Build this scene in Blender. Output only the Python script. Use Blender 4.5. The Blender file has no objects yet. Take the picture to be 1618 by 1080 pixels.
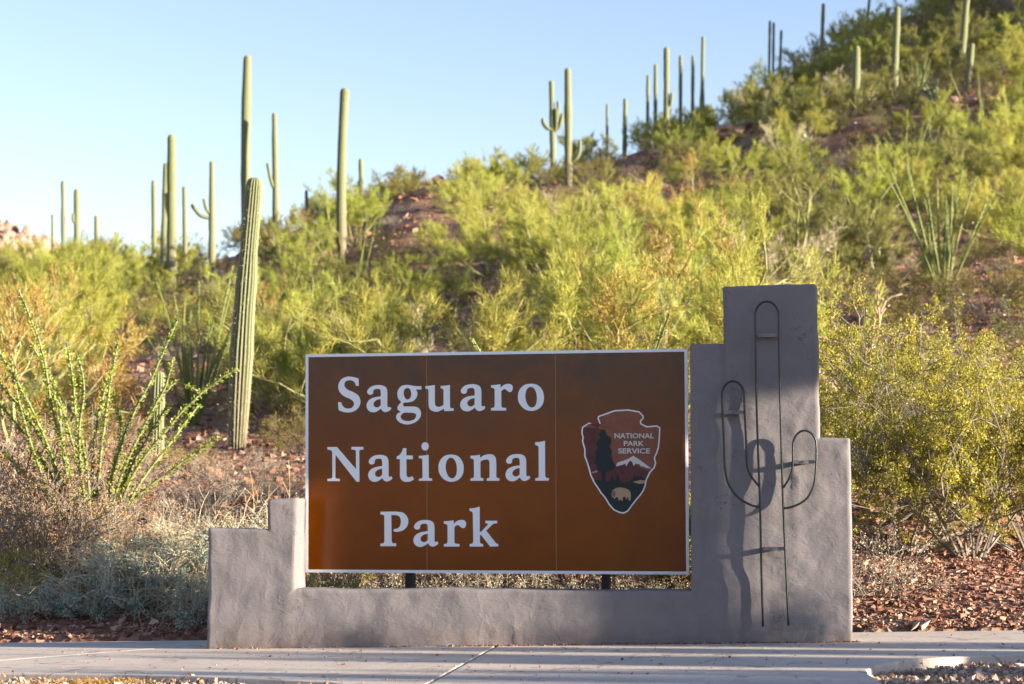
import bpy, bmesh, math, random
import numpy as np
from mathutils import Vector, noise as mnoise
from mathutils.geometry import tessellate_polygon

R = math.radians
scene = bpy.context.scene
COL = scene.collection

# ------------------------------------------------------------------ camera, sky, sun, exposure
HC = 0.87                                   # camera height
FPX = 2921.0                                # focal length in pixels of the 1618 px wide photograph
PITCH = math.atan(257.0 / FPX)
cam_d = bpy.data.cameras.new('camera')
cam_d.lens = FPX / 1618.0 * 36.0
cam_d.sensor_width = 36.0
cam_d.clip_start = 0.1
cam_d.clip_end = 3000.0
cam_d.dof.use_dof = True
cam_d.dof.focus_distance = 12.0
cam_d.dof.aperture_fstop = 3.3
cam = bpy.data.objects.new('camera', cam_d)
cam.location = (0, 0, HC)
cam.rotation_euler = (math.pi / 2 + PITCH, 0, 0)
COL.objects.link(cam)
scene.camera = cam

SUN_AZ, SUN_EL = 113.5, 10.5                # degrees clockwise from +Y, degrees above horizon
world = bpy.data.worlds.new('World')
scene.world = world
world.use_nodes = True
wn = world.node_tree
sky = wn.nodes.new('ShaderNodeTexSky')
sky.sky_type = 'NISHITA'
sky.sun_disc = False
sky.sun_elevation = R(SUN_EL)
sky.sun_rotation = R(SUN_AZ)
sky.air_density = 1.0
sky.dust_density = 0.15
sky.ozone_density = 1.45
tint = wn.nodes.new('ShaderNodeMix')                     # white balance of the photograph's sky, the same all round
tint.data_type = 'RGBA'; tint.blend_type = 'MULTIPLY'; tint.inputs[0].default_value = 1.0
tint.inputs[7].default_value = (1.08, .95, 1.03, 1)
wn.links.new(sky.outputs[0], tint.inputs[6])
wn.links.new(tint.outputs[2], wn.nodes['Background'].inputs[0])
wn.nodes['Background'].inputs[1].default_value = 0.072

sun_d = bpy.data.lights.new('sun', 'SUN')
sun_d.energy = 5.0
sun_d.angle = R(0.53)
sun_d.color = (1.0, 0.86, 0.66)
sun = bpy.data.objects.new('sun', sun_d)
az, el = R(SUN_AZ), R(SUN_EL)
sdir = Vector((math.sin(az) * math.cos(el), math.cos(az) * math.cos(el), math.sin(el)))
sun.rotation_euler = sdir.to_track_quat('Z', 'Y').to_euler()
sun.location = (20, -8, 12)
COL.objects.link(sun)

scene.view_settings.view_transform = 'Standard'
scene.view_settings.look = 'None'
scene.view_settings.gamma = 1.0
scene.view_settings.use_curve_mapping = False
scene.view_settings.exposure = 2.16

rng = np.random.default_rng(7)
random.seed(7)

# ------------------------------------------------------------------ mapping photo pixels to places in the world
cp, sp = math.cos(PITCH), math.sin(PITCH)


def ray(px, py):
    a = (px - 809.0) / FPX
    b = (540.0 - py) / FPX
    yc = cp - b * sp
    return a / yc, (sp + b * cp) / yc


def at(px, py, Y):
    u, v = ray(px, py)
    return Vector((u * Y, Y, HC + v * Y))


def to_px(x, y, z):
    dy, dz = y, z - HC
    fwd = dy * cp + dz * sp
    up = -dy * sp + dz * cp
    return 809.0 + FPX * x / fwd, 540.0 - FPX * up / fwd


PL_A, PL_B = -0.010, 0.024


def plane(X):
    return PL_A + PL_B * np.clip(X, -6, 6)


def G(px, py):
    u, v = ray(px, py)
    Y = (HC - PL_A) / (PL_B * u - v)
    return Vector((u * Y, Y, 0))


W_ANG = R(10)
WR = Vector((math.cos(W_ANG), -math.sin(W_ANG), 0))      # along the wall, to the right
WN = Vector((-math.sin(W_ANG), -math.cos(W_ANG), 0))     # out of the wall's front
WO = Vector((0, 11.7, 0))


def W(px, py, d=0.0):
    u, v = ray(px, py)
    Y = (d + 11.7 * WN.y) / (u * WN.x + WN.y)
    p = Vector((u * Y, Y, HC + v * Y))
    return (p - WO).dot(WR), p.z


def WP(s, d, z):
    return WO + WR * s + WN * d + Vector((0, 0, z))


# ------------------------------------------------------------------ noise
_tab = np.random.default_rng(11).random((64, 64))


def vnoise(x, y):
    x = np.asarray(x, float); y = np.asarray(y, float)
    xi = np.floor(x).astype(int); yi = np.floor(y).astype(int)
    fx = x - xi; fy = y - yi
    fx = fx * fx * (3 - 2 * fx); fy = fy * fy * (3 - 2 * fy)
    g = lambda a, b: _tab[a % 64, b % 64]
    return (g(xi, yi) * (1 - fx) + g(xi + 1, yi) * fx) * (1 - fy) + (g(xi, yi + 1) * (1 - fx) + g(xi + 1, yi + 1) * fx) * fy


def fbm(x, y, o=4):
    s, a, t = 0, 1.0, 0
    for k in range(o):
        s = s + a * (vnoise(x * 2 ** k + 13.1 * k, y * 2 ** k + 7.7 * k) - 0.5)
        t += a
        a *= 0.5
    return s / t * 2


# ------------------------------------------------------------------ terrain heights
TY = np.array([16, 20, 25, 32, 42, 55, 70, 85, 100, 120, 150, 200, 300, 450], float)
TU = np.array([-.30, -.19, -.10, -.05, 0, .1, .2, .3, .6, .95])
TV = np.array([
    [-.02, .008, .028, .044, .062, .084, .102, .116, .112, .095, .07, .055, .05, .03],
    [-.02, .008, .030, .048, .068, .092, .112, .124, .120, .100, .075, .06, .05, .03],
    [-.02, .010, .032, .051, .074, .102, .130, .150, .151, .130, .09, .07, .05, .03],
    [-.02, .012, .034, .054, .080, .110, .142, .166, .174, .158, .12, .08, .06, .04],
    [-.02, .015, .037, .060, .088, .118, .146, .166, .176, .168, .135, .10, .07, .04],
    [-.02, .018, .042, .069, .100, .132, .161, .181, .193, .199, .18, .13, .09, .05],
    [-.02, .020, .046, .075, .108, .143, .174, .200, .222, .246, .262, .235, .15, .09],
    [-.02, .022, .050, .081, .116, .153, .186, .215, .242, .275, .306, .320, .24, .13],
    [-.02, .022, .050, .081, .118, .156, .190, .218, .240, .268, .298, .315, .26, .15],
    [-.02, .022, .050, .081, .118, .160, .22, .44, .56, .60, .50, .32, .2, .12]])


def terrain_v(u, Y):
    u = np.clip(u, TU[0], TU[-1])
    k = np.clip(np.searchsorted(TU, u) - 1, 0, len(TU) - 2)
    f = (u - TU[k]) / (TU[k + 1] - TU[k])
    f = f * f * (3 - 2 * f) * .5 + f * .5
    cols = np.array([np.interp(Y, TY, TV[j]) for j in range(len(TU))])
    ii = np.arange(u.size)
    return cols[k, ii] * (1 - f) + cols[k + 1, ii] * f


def back_edge(X):
    return 12.52 - .17 * np.clip(X, -6, 6) + .05 * (fbm(X * .8, X * 0) if np.ndim(X) else 0)


def tz(X, Y, rough=True):
    X = np.atleast_1d(np.asarray(X, float)); Y = np.atleast_1d(np.asarray(Y, float))
    shp = X.shape
    X = X.ravel(); Y = Y.ravel()
    Yc = np.maximum(Y, 16.0)
    zf = HC + terrain_v(X / Yc, Yc) * Yc
    be = 12.52 - .17 * np.clip(X, -6, 6)
    p = plane(X)
    z16 = HC + -.02 * 16
    t = np.clip((Y - be) / (16.0 - be), 0, 1)
    zn = (p + .015) * (1 - t) + z16 * t
    z = np.where(Y >= 16, zf, np.where(Y > be + .06, zn, p - .055))
    far = np.clip((Y - 14) / 40, 0, 1)
    if rough:
        z = z + far * .55 * fbm(X * .11, Y * .11) + np.clip((Y - be - .1) / 2, 0, 1) * .07 * fbm(X * .7, Y * .7)
        z = z + 10 * np.clip((-Y - 45) / 85, 0, 1) ** 2 * (3 - 2 * np.clip((-Y - 45) / 85, 0, 1))      # unseen low rise behind the camera, added for the sign's reflection
        z = z + np.where(Y < be, .012 * fbm(X * 3, Y * 3), 0)
    return z.reshape(shp)


def tz1(x, y):
    return float(tz(np.array([x]), np.array([y]))[0])


def ground_at(px, py, y0=13.0, y1=200.0):
    """first place where the sight line through a photo pixel meets the terrain"""
    u, v = ray(px, py)
    Y = np.linspace(y0, y1, 3000)
    d = tz(u * Y, Y) - (HC + v * Y)
    k = int(np.argmax(d > 0)) if (d > 0).any() else len(Y) - 1
    return Vector((u * Y[k], Y[k], float(tz(u * Y[k:k + 1], Y[k:k + 1])[0])))


# ------------------------------------------------------------------ mesh collecting
class MB:
    def __init__(s):
        s.v = []; s.q = []; s.t = []; s.n = 0

    def add(s, v, quads=None, tris=None):
        v = np.asarray(v, np.float32).reshape(-1, 3)
        if quads is not None and len(quads): s.q.append(np.asarray(quads, np.int32).reshape(-1, 4) + s.n)
        if tris is not None and len(tris): s.t.append(np.asarray(tris, np.int32).reshape(-1, 3) + s.n)
        s.v.append(v); s.n += len(v)

    def mesh(s, name, smooth=False):
        me = bpy.data.meshes.new(name)
        v = np.concatenate(s.v) if s.v else np.zeros((0, 3), np.float32)
        q = np.concatenate(s.q) if s.q else np.zeros((0, 4), np.int32)
        t = np.concatenate(s.t) if s.t else np.zeros((0, 3), np.int32)
        me.vertices.add(len(v)); me.vertices.foreach_set('co', v.ravel())
        me.loops.add(q.size + t.size)
        me.loops.foreach_set('vertex_index', np.concatenate([q.ravel(), t.ravel()]).astype(np.int32))
        me.polygons.add(len(q) + len(t))
        st = np.concatenate([np.arange(len(q)) * 4, q.size + np.arange(len(t)) * 3]).astype(np.int32)
        me.polygons.foreach_set('loop_start', st)
        me.update(calc_edges=True)
        me.polygons.foreach_set('use_smooth', np.full(len(me.polygons), bool(smooth)))
        me.validate()
        return me

    def build(s, name, mat, parent=None, smooth=False, loc=None):
        return link(name, s.mesh(name, smooth), mat, parent, loc)


def link(name, me, mat=None, parent=None, loc=None):
    o = bpy.data.objects.new(name, me)
    if mat is not None: me.materials.append(mat)
    if parent is not None: o.parent = parent
    if loc is not None: o.location = loc
    COL.objects.link(o)
    return o


def tag(o, label=None, cat=None, group=None, kind=None):
    if label: o['label'] = label
    if cat: o['category'] = cat
    if group: o['group'] = group
    if kind: o['kind'] = kind
    return o


def empty(name, loc, rz=0.0):
    o = bpy.data.objects.new(name, None)
    o.empty_display_size = .2
    o.location = loc; o.rotation_euler = (0, 0, rz)
    COL.objects.link(o)
    return o


def copy_tree(o, parent=None):
    c = o.copy(); COL.objects.link(c)
    if parent is not None: c.parent = parent
    for ch in list(o.children): copy_tree(ch, c)
    return c


def tube(mb, pts, rad, n=5, cap=True, stretch=None):
    pts = np.asarray(pts, float); m = len(pts)
    rad = np.broadcast_to(np.asarray(rad, float), (m,))
    d = np.gradient(pts, axis=0)
    d /= np.linalg.norm(d, axis=1, keepdims=True) + 1e-9
    ref = np.array([0, 0, 1.0]) if abs(d[:, 2]).mean() < .8 else np.array([1.0, 0, 0])
    a = np.cross(d, ref); a /= np.linalg.norm(a, axis=1, keepdims=True) + 1e-9
    b = np.cross(d, a)
    th = np.arange(n) / n * 2 * math.pi
    ring = pts[:, None, :] + rad[:, None, None] * (a[:, None, :] * np.cos(th)[None, :, None] + b[:, None, :] * np.sin(th)[None, :, None])
    if stretch is not None:                     # flattened bar: deeper along one direction
        sv_ = np.array(stretch[0]); o_ = ring - pts[:, None, :]; ring = ring + (o_ @ sv_)[..., None] * sv_ * (stretch[1] - 1)
    i = np.arange(m - 1)[:, None] * n; j = np.arange(n)[None, :]; j2 = (j + 1) % n
    q = np.stack([i + j, i + n + j, i + n + j2, i + j2], -1).reshape(-1, 4)
    v = ring.reshape(-1, 3)
    tris = []
    if cap:
        v = np.vstack([v, pts[0], pts[-1]])
        for k in range(n):
            tris.append((m * n, k, (k + 1) % n))
            tris.append((m * n + 1, (m - 1) * n + (k + 1) % n, (m - 1) * n + k))
    mb.add(v, q, tris)


def box(mb, x0, x1, y0, y1, z0, z1, f=None):
    v = [(x, y, z) for x in (x0, x1) for y in (y0, y1) for z in (z0, z1)]
    if f: v = [tuple(f(*p)) for p in v]
    mb.add(v, [(0, 1, 3, 2), (4, 6, 7, 5), (0, 4, 5, 1), (2, 3, 7, 6), (0, 2, 6, 4), (1, 5, 7, 3)])


def unit(a):
    return a / (np.linalg.norm(a, axis=-1, keepdims=True) + 1e-9)


def strips(mb, P, D, L, Wd, g, bend=.25):
    """thin tapering blades: one quad and one tip triangle each"""
    n = len(P)
    D = unit(D); L = np.broadcast_to(L, (n,))[:, None]; Wd = np.broadcast_to(Wd, (n,))[:, None]
    S = unit(np.cross(D, g.normal(size=(n, 3))))
    D2 = unit(D + bend * g.normal(size=(n, 3)))
    M = P + D * L * .55
    T = M + D2 * L * .45
    v = np.stack([P - S * Wd * .5, P + S * Wd * .5, M + S * Wd * .42, M - S * Wd * .42, T], 1).reshape(-1, 3)
    k = np.arange(n)[:, None] * 5
    mb.add(v, k + np.array([[0, 1, 2, 3]]), k + np.array([[3, 2, 4]]))


def leaflets(mb, P, D, L, Wd, g):
    n = len(P)
    D = unit(D); L = np.broadcast_to(L, (n,))[:, None]; Wd = np.broadcast_to(Wd, (n,))[:, None]
    S = unit(np.cross(D, g.normal(size=(n, 3))))
    N = np.cross(D, S)
    v = np.stack([P, P + D * L * .55 + S * Wd * .5 + N * Wd * .12, P + D * L, P + D * L * .55 - S * Wd * .5 + N * Wd * .12], 1).reshape(-1, 3)
    k = np.arange(n)[:, None] * 4
    mb.add(v, None, np.concatenate([k + np.array([[0, 1, 2]]), k + np.array([[0, 2, 3]])]))


OCT_V = np.array([[1, 0, 0], [-1, 0, 0], [0, 1, 0], [0, -1, 0], [0, 0, 1], [0, 0, -1]], float)
OCT_F = np.array([[0, 2, 4], [2, 1, 4], [1, 3, 4], [3, 0, 4], [2, 0, 5], [1, 2, 5], [3, 1, 5], [0, 3, 5]])
CUB_V = np.array([[x, y, z] for x in (-1, 1) for y in (-1, 1) for z in (-1, 1)], float) * .72
CUB_F = np.array([[0, 1, 3], [0, 3, 2], [4, 6, 7], [4, 7, 5], [0, 4, 5], [0, 5, 1], [2, 3, 7], [2, 7, 6], [0, 2, 6], [0, 6, 4], [1, 5, 7], [1, 7, 3]])


def stones(mb, P, size, g, flat=.65):
    n = len(P)
    size = np.broadcast_to(size, (n,))
    for half, (BV, BF) in enumerate(((OCT_V, OCT_F), (CUB_V, CUB_F))):
        ix = np.arange(half, n, 2); m = len(ix)
        if not m: continue
        V = BV[None] * (1 + .35 * g.normal(size=(m, len(BV), 1)).clip(-1.4, 1.4))
        V = V * np.stack([g.uniform(.7, 1.3, m), g.uniform(.7, 1.3, m), g.uniform(flat * .6, flat * 1.3, m)], 1)[:, None, :]
        a = g.uniform(0, 6.28, m); t = g.normal(0, .35, m)
        c, s = np.cos(a), np.sin(a)
        x = V[..., 0] * c[:, None] - V[..., 1] * s[:, None]; y = V[..., 0] * s[:, None] + V[..., 1] * c[:, None]
        z = V[..., 2] + x * np.sin(t)[:, None]
        V = np.stack([x, y, z], -1) * size[ix][:, None, None] * .5 + P[ix][:, None, :]
        f = (np.arange(m)[:, None, None] * len(BV) + BF[None]).reshape(-1, 3)
        mb.add(V.reshape(-1, 3), None, f)


# ------------------------------------------------------------------ materials
class NT:
    def __init__(s, name):
        s.m = bpy.data.materials.new(name); s.m.use_nodes = True
        s.t = s.m.node_tree; s.t.nodes.clear()
        s.out = s.new('ShaderNodeOutputMaterial')

    def new(s, ty, **kw):
        n = s.t.nodes.new(ty)
        for k, v in kw.items():
            if k.startswith('i_'):
                key = k[2:]
                n.inputs[int(key) if key.isdigit() else key.replace('_', ' ')].default_value = v
            else:
                setattr(n, k, v)
        return n

    def l(s, a, b): s.t.links.new(a, b)

    def coord(s, kind='Object', scale=None):
        c = s.new('ShaderNodeTexCoord').outputs[kind]
        if scale:
            mp = s.new('ShaderNodeMapping'); mp.inputs['Scale'].default_value = scale
            s.l(c, mp.inputs[0]); c = mp.outputs[0]
        return c

    def noise(s, scale, detail=4, rough=.55, vec=None, dist=0.0):
        n = s.new('ShaderNodeTexNoise'); n.inputs['Scale'].default_value = scale
        n.inputs['Detail'].default_value = detail; n.inputs['Roughness'].default_value = rough; n.inputs['Distortion'].default_value = dist
        if vec is not None: s.l(vec, n.inputs['Vector'])
        return n.outputs['Fac']

    def ramp(s, fac, stops, interp='LINEAR'):
        r = s.new('ShaderNodeValToRGB'); e = r.color_ramp.elements; r.color_ramp.interpolation = interp
        while len(e) < len(stops): e.new(.5)
        for k, (p, c) in enumerate(stops):
            e[k].position = p; e[k].color = (*c, 1) if len(c) == 3 else c
        s.l(fac, r.inputs[0]); return r.outputs[0]

    def mix(s, fac, a, b, mode='MIX'):
        m = s.new('ShaderNodeMix', data_type='RGBA', blend_type=mode)
        for sock, x in ((0, fac), (6, a), (7, b)):
            if hasattr(x, 'node'): s.l(x, m.inputs[sock])
            elif sock == 0: m.inputs[0].default_value = x
            else: m.inputs[sock].default_value = (*x, 1)
        return m.outputs[2]

    def bump(s, h, strength, dist, prev=None):
        b = s.new('ShaderNodeBump'); b.inputs['Strength'].default_value = strength; b.inputs['Distance'].default_value = dist
        s.l(h, b.inputs['Height'])
        if prev is not None: s.l(prev, b.inputs['Normal'])
        return b.outputs[0]

    def bsdf(s, color, rough=.8, spec=.3, normal=None, **kw):
        p = s.new('ShaderNodeBsdfPrincipled')
        for key, x in (('Base Color', color), ('Roughness', rough), ('Specular IOR Level', spec)):
            if hasattr(x, 'node'): s.l(x, p.inputs[key])
            else: p.inputs[key].default_value = (*x, 1) if key == 'Base Color' else x
        for k, v in kw.items(): p.inputs[k.replace('_', ' ')].default_value = v
        if normal is not None: s.l(normal, p.inputs['Normal'])
        return p

    def done(s, sh): s.l(sh.outputs[0] if hasattr(sh, 'outputs') else sh, s.out.inputs[0]); return s.m


def foliage_mat(name, c1, c2, c3, trans=.35, objvar=.5, rough=.65):
    """leaf colours vary from leaf to leaf and from plant to plant"""
    t = NT(name)
    isl = t.new('ShaderNodeNewGeometry').outputs['Random Per Island']
    col = t.ramp(isl, [(0.0, c1), (.5, c2), (1.0, c3)])
    ob = t.new('ShaderNodeObjectInfo').outputs['Random']
    hs = t.new('ShaderNodeHueSaturation')
    mr = t.new('ShaderNodeMapRange'); mr.inputs['To Min'].default_value = .5 - .018 * objvar; mr.inputs['To Max'].default_value = .5 + .03 * objvar
    t.l(ob, mr.inputs['Value']); t.l(mr.outputs[0], hs.inputs['Hue'])
    m2 = t.new('ShaderNodeMapRange'); m2.inputs['To Min'].default_value = 1 - .3 * objvar; m2.inputs['To Max'].default_value = 1 + .2 * objvar
    mu = t.new('ShaderNodeMath', operation='FRACT'); m7 = t.new('ShaderNodeMath', operation='MULTIPLY'); m7.inputs[1].default_value = 7.31
    t.l(ob, m7.inputs[0]); t.l(m7.outputs[0], mu.inputs[0]); t.l(mu.outputs[0], m2.inputs['Value']); t.l(m2.outputs[0], hs.inputs['Value'])
    t.l(col, hs.inputs['Color'])
    p = t.bsdf(hs.outputs[0], rough, .25)
    tr = t.new('ShaderNodeBsdfTranslucent'); t.l(hs.outputs[0], tr.inputs[0])
    mx = t.new('ShaderNodeMixShader'); mx.inputs[0].default_value = trans
    t.l(p.outputs[0], mx.inputs[1]); t.l(tr.outputs[0], mx.inputs[2])
    return t.done(mx)


def plain(name, col, rough=.8, spec=.3, var=.25, scale=8, bump=0, bscale=60, metallic=0.0):
    t = NT(name)
    v = t.coord()
    n = t.noise(scale, 4, .6, v)
    lo = tuple(c * (1 - var) for c in col); hi = tuple(min(1, c * (1 + var)) for c in col)
    c = t.ramp(n, [(.3, lo), (.7, hi)])
    nm = t.bump(t.noise(bscale, 4, .6, v), .6, bump) if bump else None
    p = t.bsdf(c, rough, spec, nm); p.inputs['Metallic'].default_value = metallic
    return t.done(p)


M = {}
M['paloverde'] = foliage_mat('palo_verde_green', (.225, .245, .042), (.345, .355, .06), (.46, .45, .09), .45, .75)
M['paloverde_pale'] = foliage_mat('palo_verde_pale', (.29, .295, .06), (.41, .405, .085), (.52, .485, .12), .45, .6)
M['paloverde_olive'] = foliage_mat('palo_verde_olive', (.13, .14, .04), (.21, .21, .055), (.3, .28, .08), .4, .8)
M['paloverde_bark'] = plain('palo_verde_bark', (.26, .26, .12), .8, .2, .4, 12)
M['creosote'] = foliage_mat('creosote_leaf', (.19, .19, .02), (.33, .30, .035), (.5, .42, .06), .4, .3, .5)
M['creosote_dull'] = foliage_mat('creosote_dull', (.13, .11, .02), (.23, .185, .035), (.34, .26, .055), .35, .8)
M['grey_stem'] = plain('grey_stem', (.2, .175, .15), .85, .2, .55, 9)
M['dark_stem'] = plain('dark_stem', (.10, .085, .07), .85, .2, .5, 9)
M['brittle'] = foliage_mat('brittlebush_leaf', (.2, .26, .225), (.31, .39, .33), (.42, .5, .42), .25, .5)
M['straw'] = foliage_mat('dry_straw', (.32, .25, .15), (.5, .42, .28), (.64, .56, .4), .2, .5)
M['deadleaf'] = foliage_mat('dead_leaf', (.16, .075, .03), (.29, .15, .06), (.4, .25, .11), .2, .6)
M['orange'] = foliage_mat('orange_twig', (.2, .12, .03), (.34, .2, .05), (.42, .28, .08), .25, .6)
M['ocoleaf'] = foliage_mat('ocotillo_leaf', (.14, .2, .02), (.24, .3, .035), (.36, .4, .07), .35, .4)
M['ocostem'] = plain('ocotillo_stem', (.17, .17, .09), .8, .2, .4, 30)
M['ocofar'] = foliage_mat('ocotillo_far', (.14, .17, .05), (.19, .22, .065), (.25, .27, .09), .2, .7)
M['deadwood'] = plain('dead_wood', (.32, .24, .16), .85, .2, .4, 6)
M['pricklypear'] = plain('prickly_pear_pad', (.2, .22, .12), .7, .25, .25, 6)
M['spine'] = plain('pale_spine', (.5, .45, .33), .7, .3, .2, 10)


def saguaro_mat(name, green, ridge, cork):
    t = NT(name)
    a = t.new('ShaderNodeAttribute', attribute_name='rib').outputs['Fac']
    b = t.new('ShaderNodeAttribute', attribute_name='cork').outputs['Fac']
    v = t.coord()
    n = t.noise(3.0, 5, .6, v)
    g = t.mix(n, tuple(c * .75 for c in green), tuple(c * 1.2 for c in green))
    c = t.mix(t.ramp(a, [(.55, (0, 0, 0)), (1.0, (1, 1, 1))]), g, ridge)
    n2 = t.noise(7.0, 4, .6, v)
    mm = t.new('ShaderNodeMath', operation='MULTIPLY'); t.l(b, mm.inputs[0]); t.l(t.ramp(n2, [(.25, (.5, .5, .5)), (.6, (1, 1, 1))]), mm.inputs[1])
    c = t.mix(mm.outputs[0], c, cork)
    sc = t.ramp(t.noise(1.7, 5, .7, t.coord('Object', (1.6, 1.6, .8)), .5), [(.62, (0, 0, 0)), (.68, (.75, .75, .75))])
    c = t.mix(sc, c, (.12, .085, .055))
    return t.done(t.bsdf(c, .7, .25, t.bump(t.noise(60, 3, .6, v), .3, .01)))


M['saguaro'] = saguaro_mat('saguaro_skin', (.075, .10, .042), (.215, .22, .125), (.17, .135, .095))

# ground
def ground_mat(name, stops, s1, s2, bd):
    t = NT(name); v = t.coord('Object')
    n1 = t.noise(.35, 5, .6, v); n2 = t.noise(s1, 6, .65, v)
    vo = t.new('ShaderNodeTexVoronoi'); vo.inputs['Scale'].default_value = s2; t.l(v, vo.inputs['Vector'])
    sep = t.new('ShaderNodeSeparateColor'); t.l(vo.outputs['Color'], sep.inputs[0])
    mm = t.new('ShaderNodeMath', operation='MULTIPLY_ADD'); mm.inputs[1].default_value = .55; t.l(sep.outputs[0], mm.inputs[0]); 
    m2 = t.new('ShaderNodeMath', operation='MULTIPLY'); m2.inputs[1].default_value = .5; t.l(n2, m2.inputs[0]); t.l(m2.outputs[0], mm.inputs[2])
    c = t.ramp(mm.outputs[0], stops)
    c = t.mix(t.ramp(n1, [(.4, (0, 0, 0)), (.65, (.6, .6, .6))]), c, (.24, .17, .115))
    sx = t.new('ShaderNodeSeparateXYZ'); t.l(v, sx.inputs[0])                    # pale gravel on the road side of the path, red soil behind it
    mr = t.new('ShaderNodeMapRange'); mr.inputs['From Min'].default_value = 11.2; mr.inputs['From Max'].default_value = 10.8
    t.l(sx.outputs[1], mr.inputs['Value'])
    c = t.mix(mr.outputs[0], c, t.ramp(mm.outputs[0], [(.1, (.24, .17, .13)), (.5, (.38, .29, .23)), (.9, (.5, .42, .35))]))
    nm = t.bump(vo.outputs['Distance'], .9, bd); nm = t.bump(n2, .6, bd * 1.5, nm)
    m3 = t.new('ShaderNodeMapRange'); m3.inputs['From Min'].default_value = 8.3; m3.inputs['From Max'].default_value = 7.9   # unseen asphalt in front, added to cut warm bounce on the sign
    t.l(sx.outputs[1], m3.inputs['Value'])
    m4 = t.new('ShaderNodeMapRange'); m4.inputs['From Min'].default_value = -14; m4.inputs['From Max'].default_value = -13
    t.l(sx.outputs[1], m4.inputs['Value'])
    m5 = t.new('ShaderNodeMath', operation='MULTIPLY'); t.l(m3.outputs[0], m5.inputs[0]); t.l(m4.outputs[0], m5.inputs[1])
    c = t.mix(m5.outputs[0], c, (.075, .073, .072))
    return t.done(t.bsdf(c, .95, .1, nm))


M['terrain'] = ground_mat('red_desert_soil', [(.1, (.10, .05, .035)), (.45, (.2, .1, .07)), (.75, (.3, .17, .125)), (.95, (.4, .27, .2))], 3.0, 14.0, .04)


def stone_mat(name, stops, sc=20):
    t = NT(name); v = t.coord('Object')
    c = t.ramp(t.new('ShaderNodeNewGeometry').outputs['Random Per Island'], stops)
    n = t.noise(sc, 4, .6, v)
    c = t.mix(.35, c, t.ramp(n, [(.3, (.12, .09, .08)), (.7, (.55, .45, .4))]), 'OVERLAY')
    return t.done(t.bsdf(c, .9, .2, t.bump(n, .5, .01)))


M['redstone'] = stone_mat('red_stone', [(0, (.11, .05, .035)), (.35, (.22, .105, .07)), (.7, (.32, .175, .12)), (.92, (.42, .29, .22)), (1, (.5, .44, .38))])
M['palestone'] = stone_mat('pale_gravel', [(0, (.17, .11, .085)), (.4, (.32, .225, .175)), (.8, (.45, .35, .28)), (1, (.6, .54, .47))], 60)
M['boulder'] = stone_mat('boulder_rock', [(0, (.23, .15, .12)), (1, (.36, .24, .19))], 3)


def concrete_mat():
    t = NT('path_concrete'); v = t.coord('Object')
    n1 = t.noise(1.2, 5, .6, v); n2 = t.noise(40, 4, .6, v); n3 = t.noise(220, 2, .5, v)
    c = t.ramp(n1, [(.3, (.455, .375, .325)), (.7, (.555, .465, .40))])
    c = t.mix(t.ramp(n2, [(.3, (0, 0, 0)), (.75, (.5, .5, .5))]), c, (.47, .44, .39))
    c = t.mix(t.ramp(n3, [(.68, (0, 0, 0)), (.74, (.7, .7, .7))]), c, (.16, .13, .11))
    n4 = t.noise(5, 6, .7, v, 1.2)
    c = t.mix(t.ramp(n4, [(.5, (0, 0, 0)), (.72, (.55, .55, .55))]), c, (.27, .225, .185))
    n5 = t.noise(.9, 3, .6, v, .4)
    c = t.mix(t.ramp(n5, [(.494, (0, 0, 0)), (.5, (.7, .7, .7)), (.506, (0, 0, 0))]), c, (.1, .08, .07))
    vs = t.coord('Object', (70, 4, 4))
    nm = t.bump(t.noise(1.0, 3, .5, vs), .25, .004); nm = t.bump(n3, .35, .003, nm)
    return t.done(t.bsdf(c, .8, .3, nm))


M['concrete'] = concrete_mat()


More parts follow.
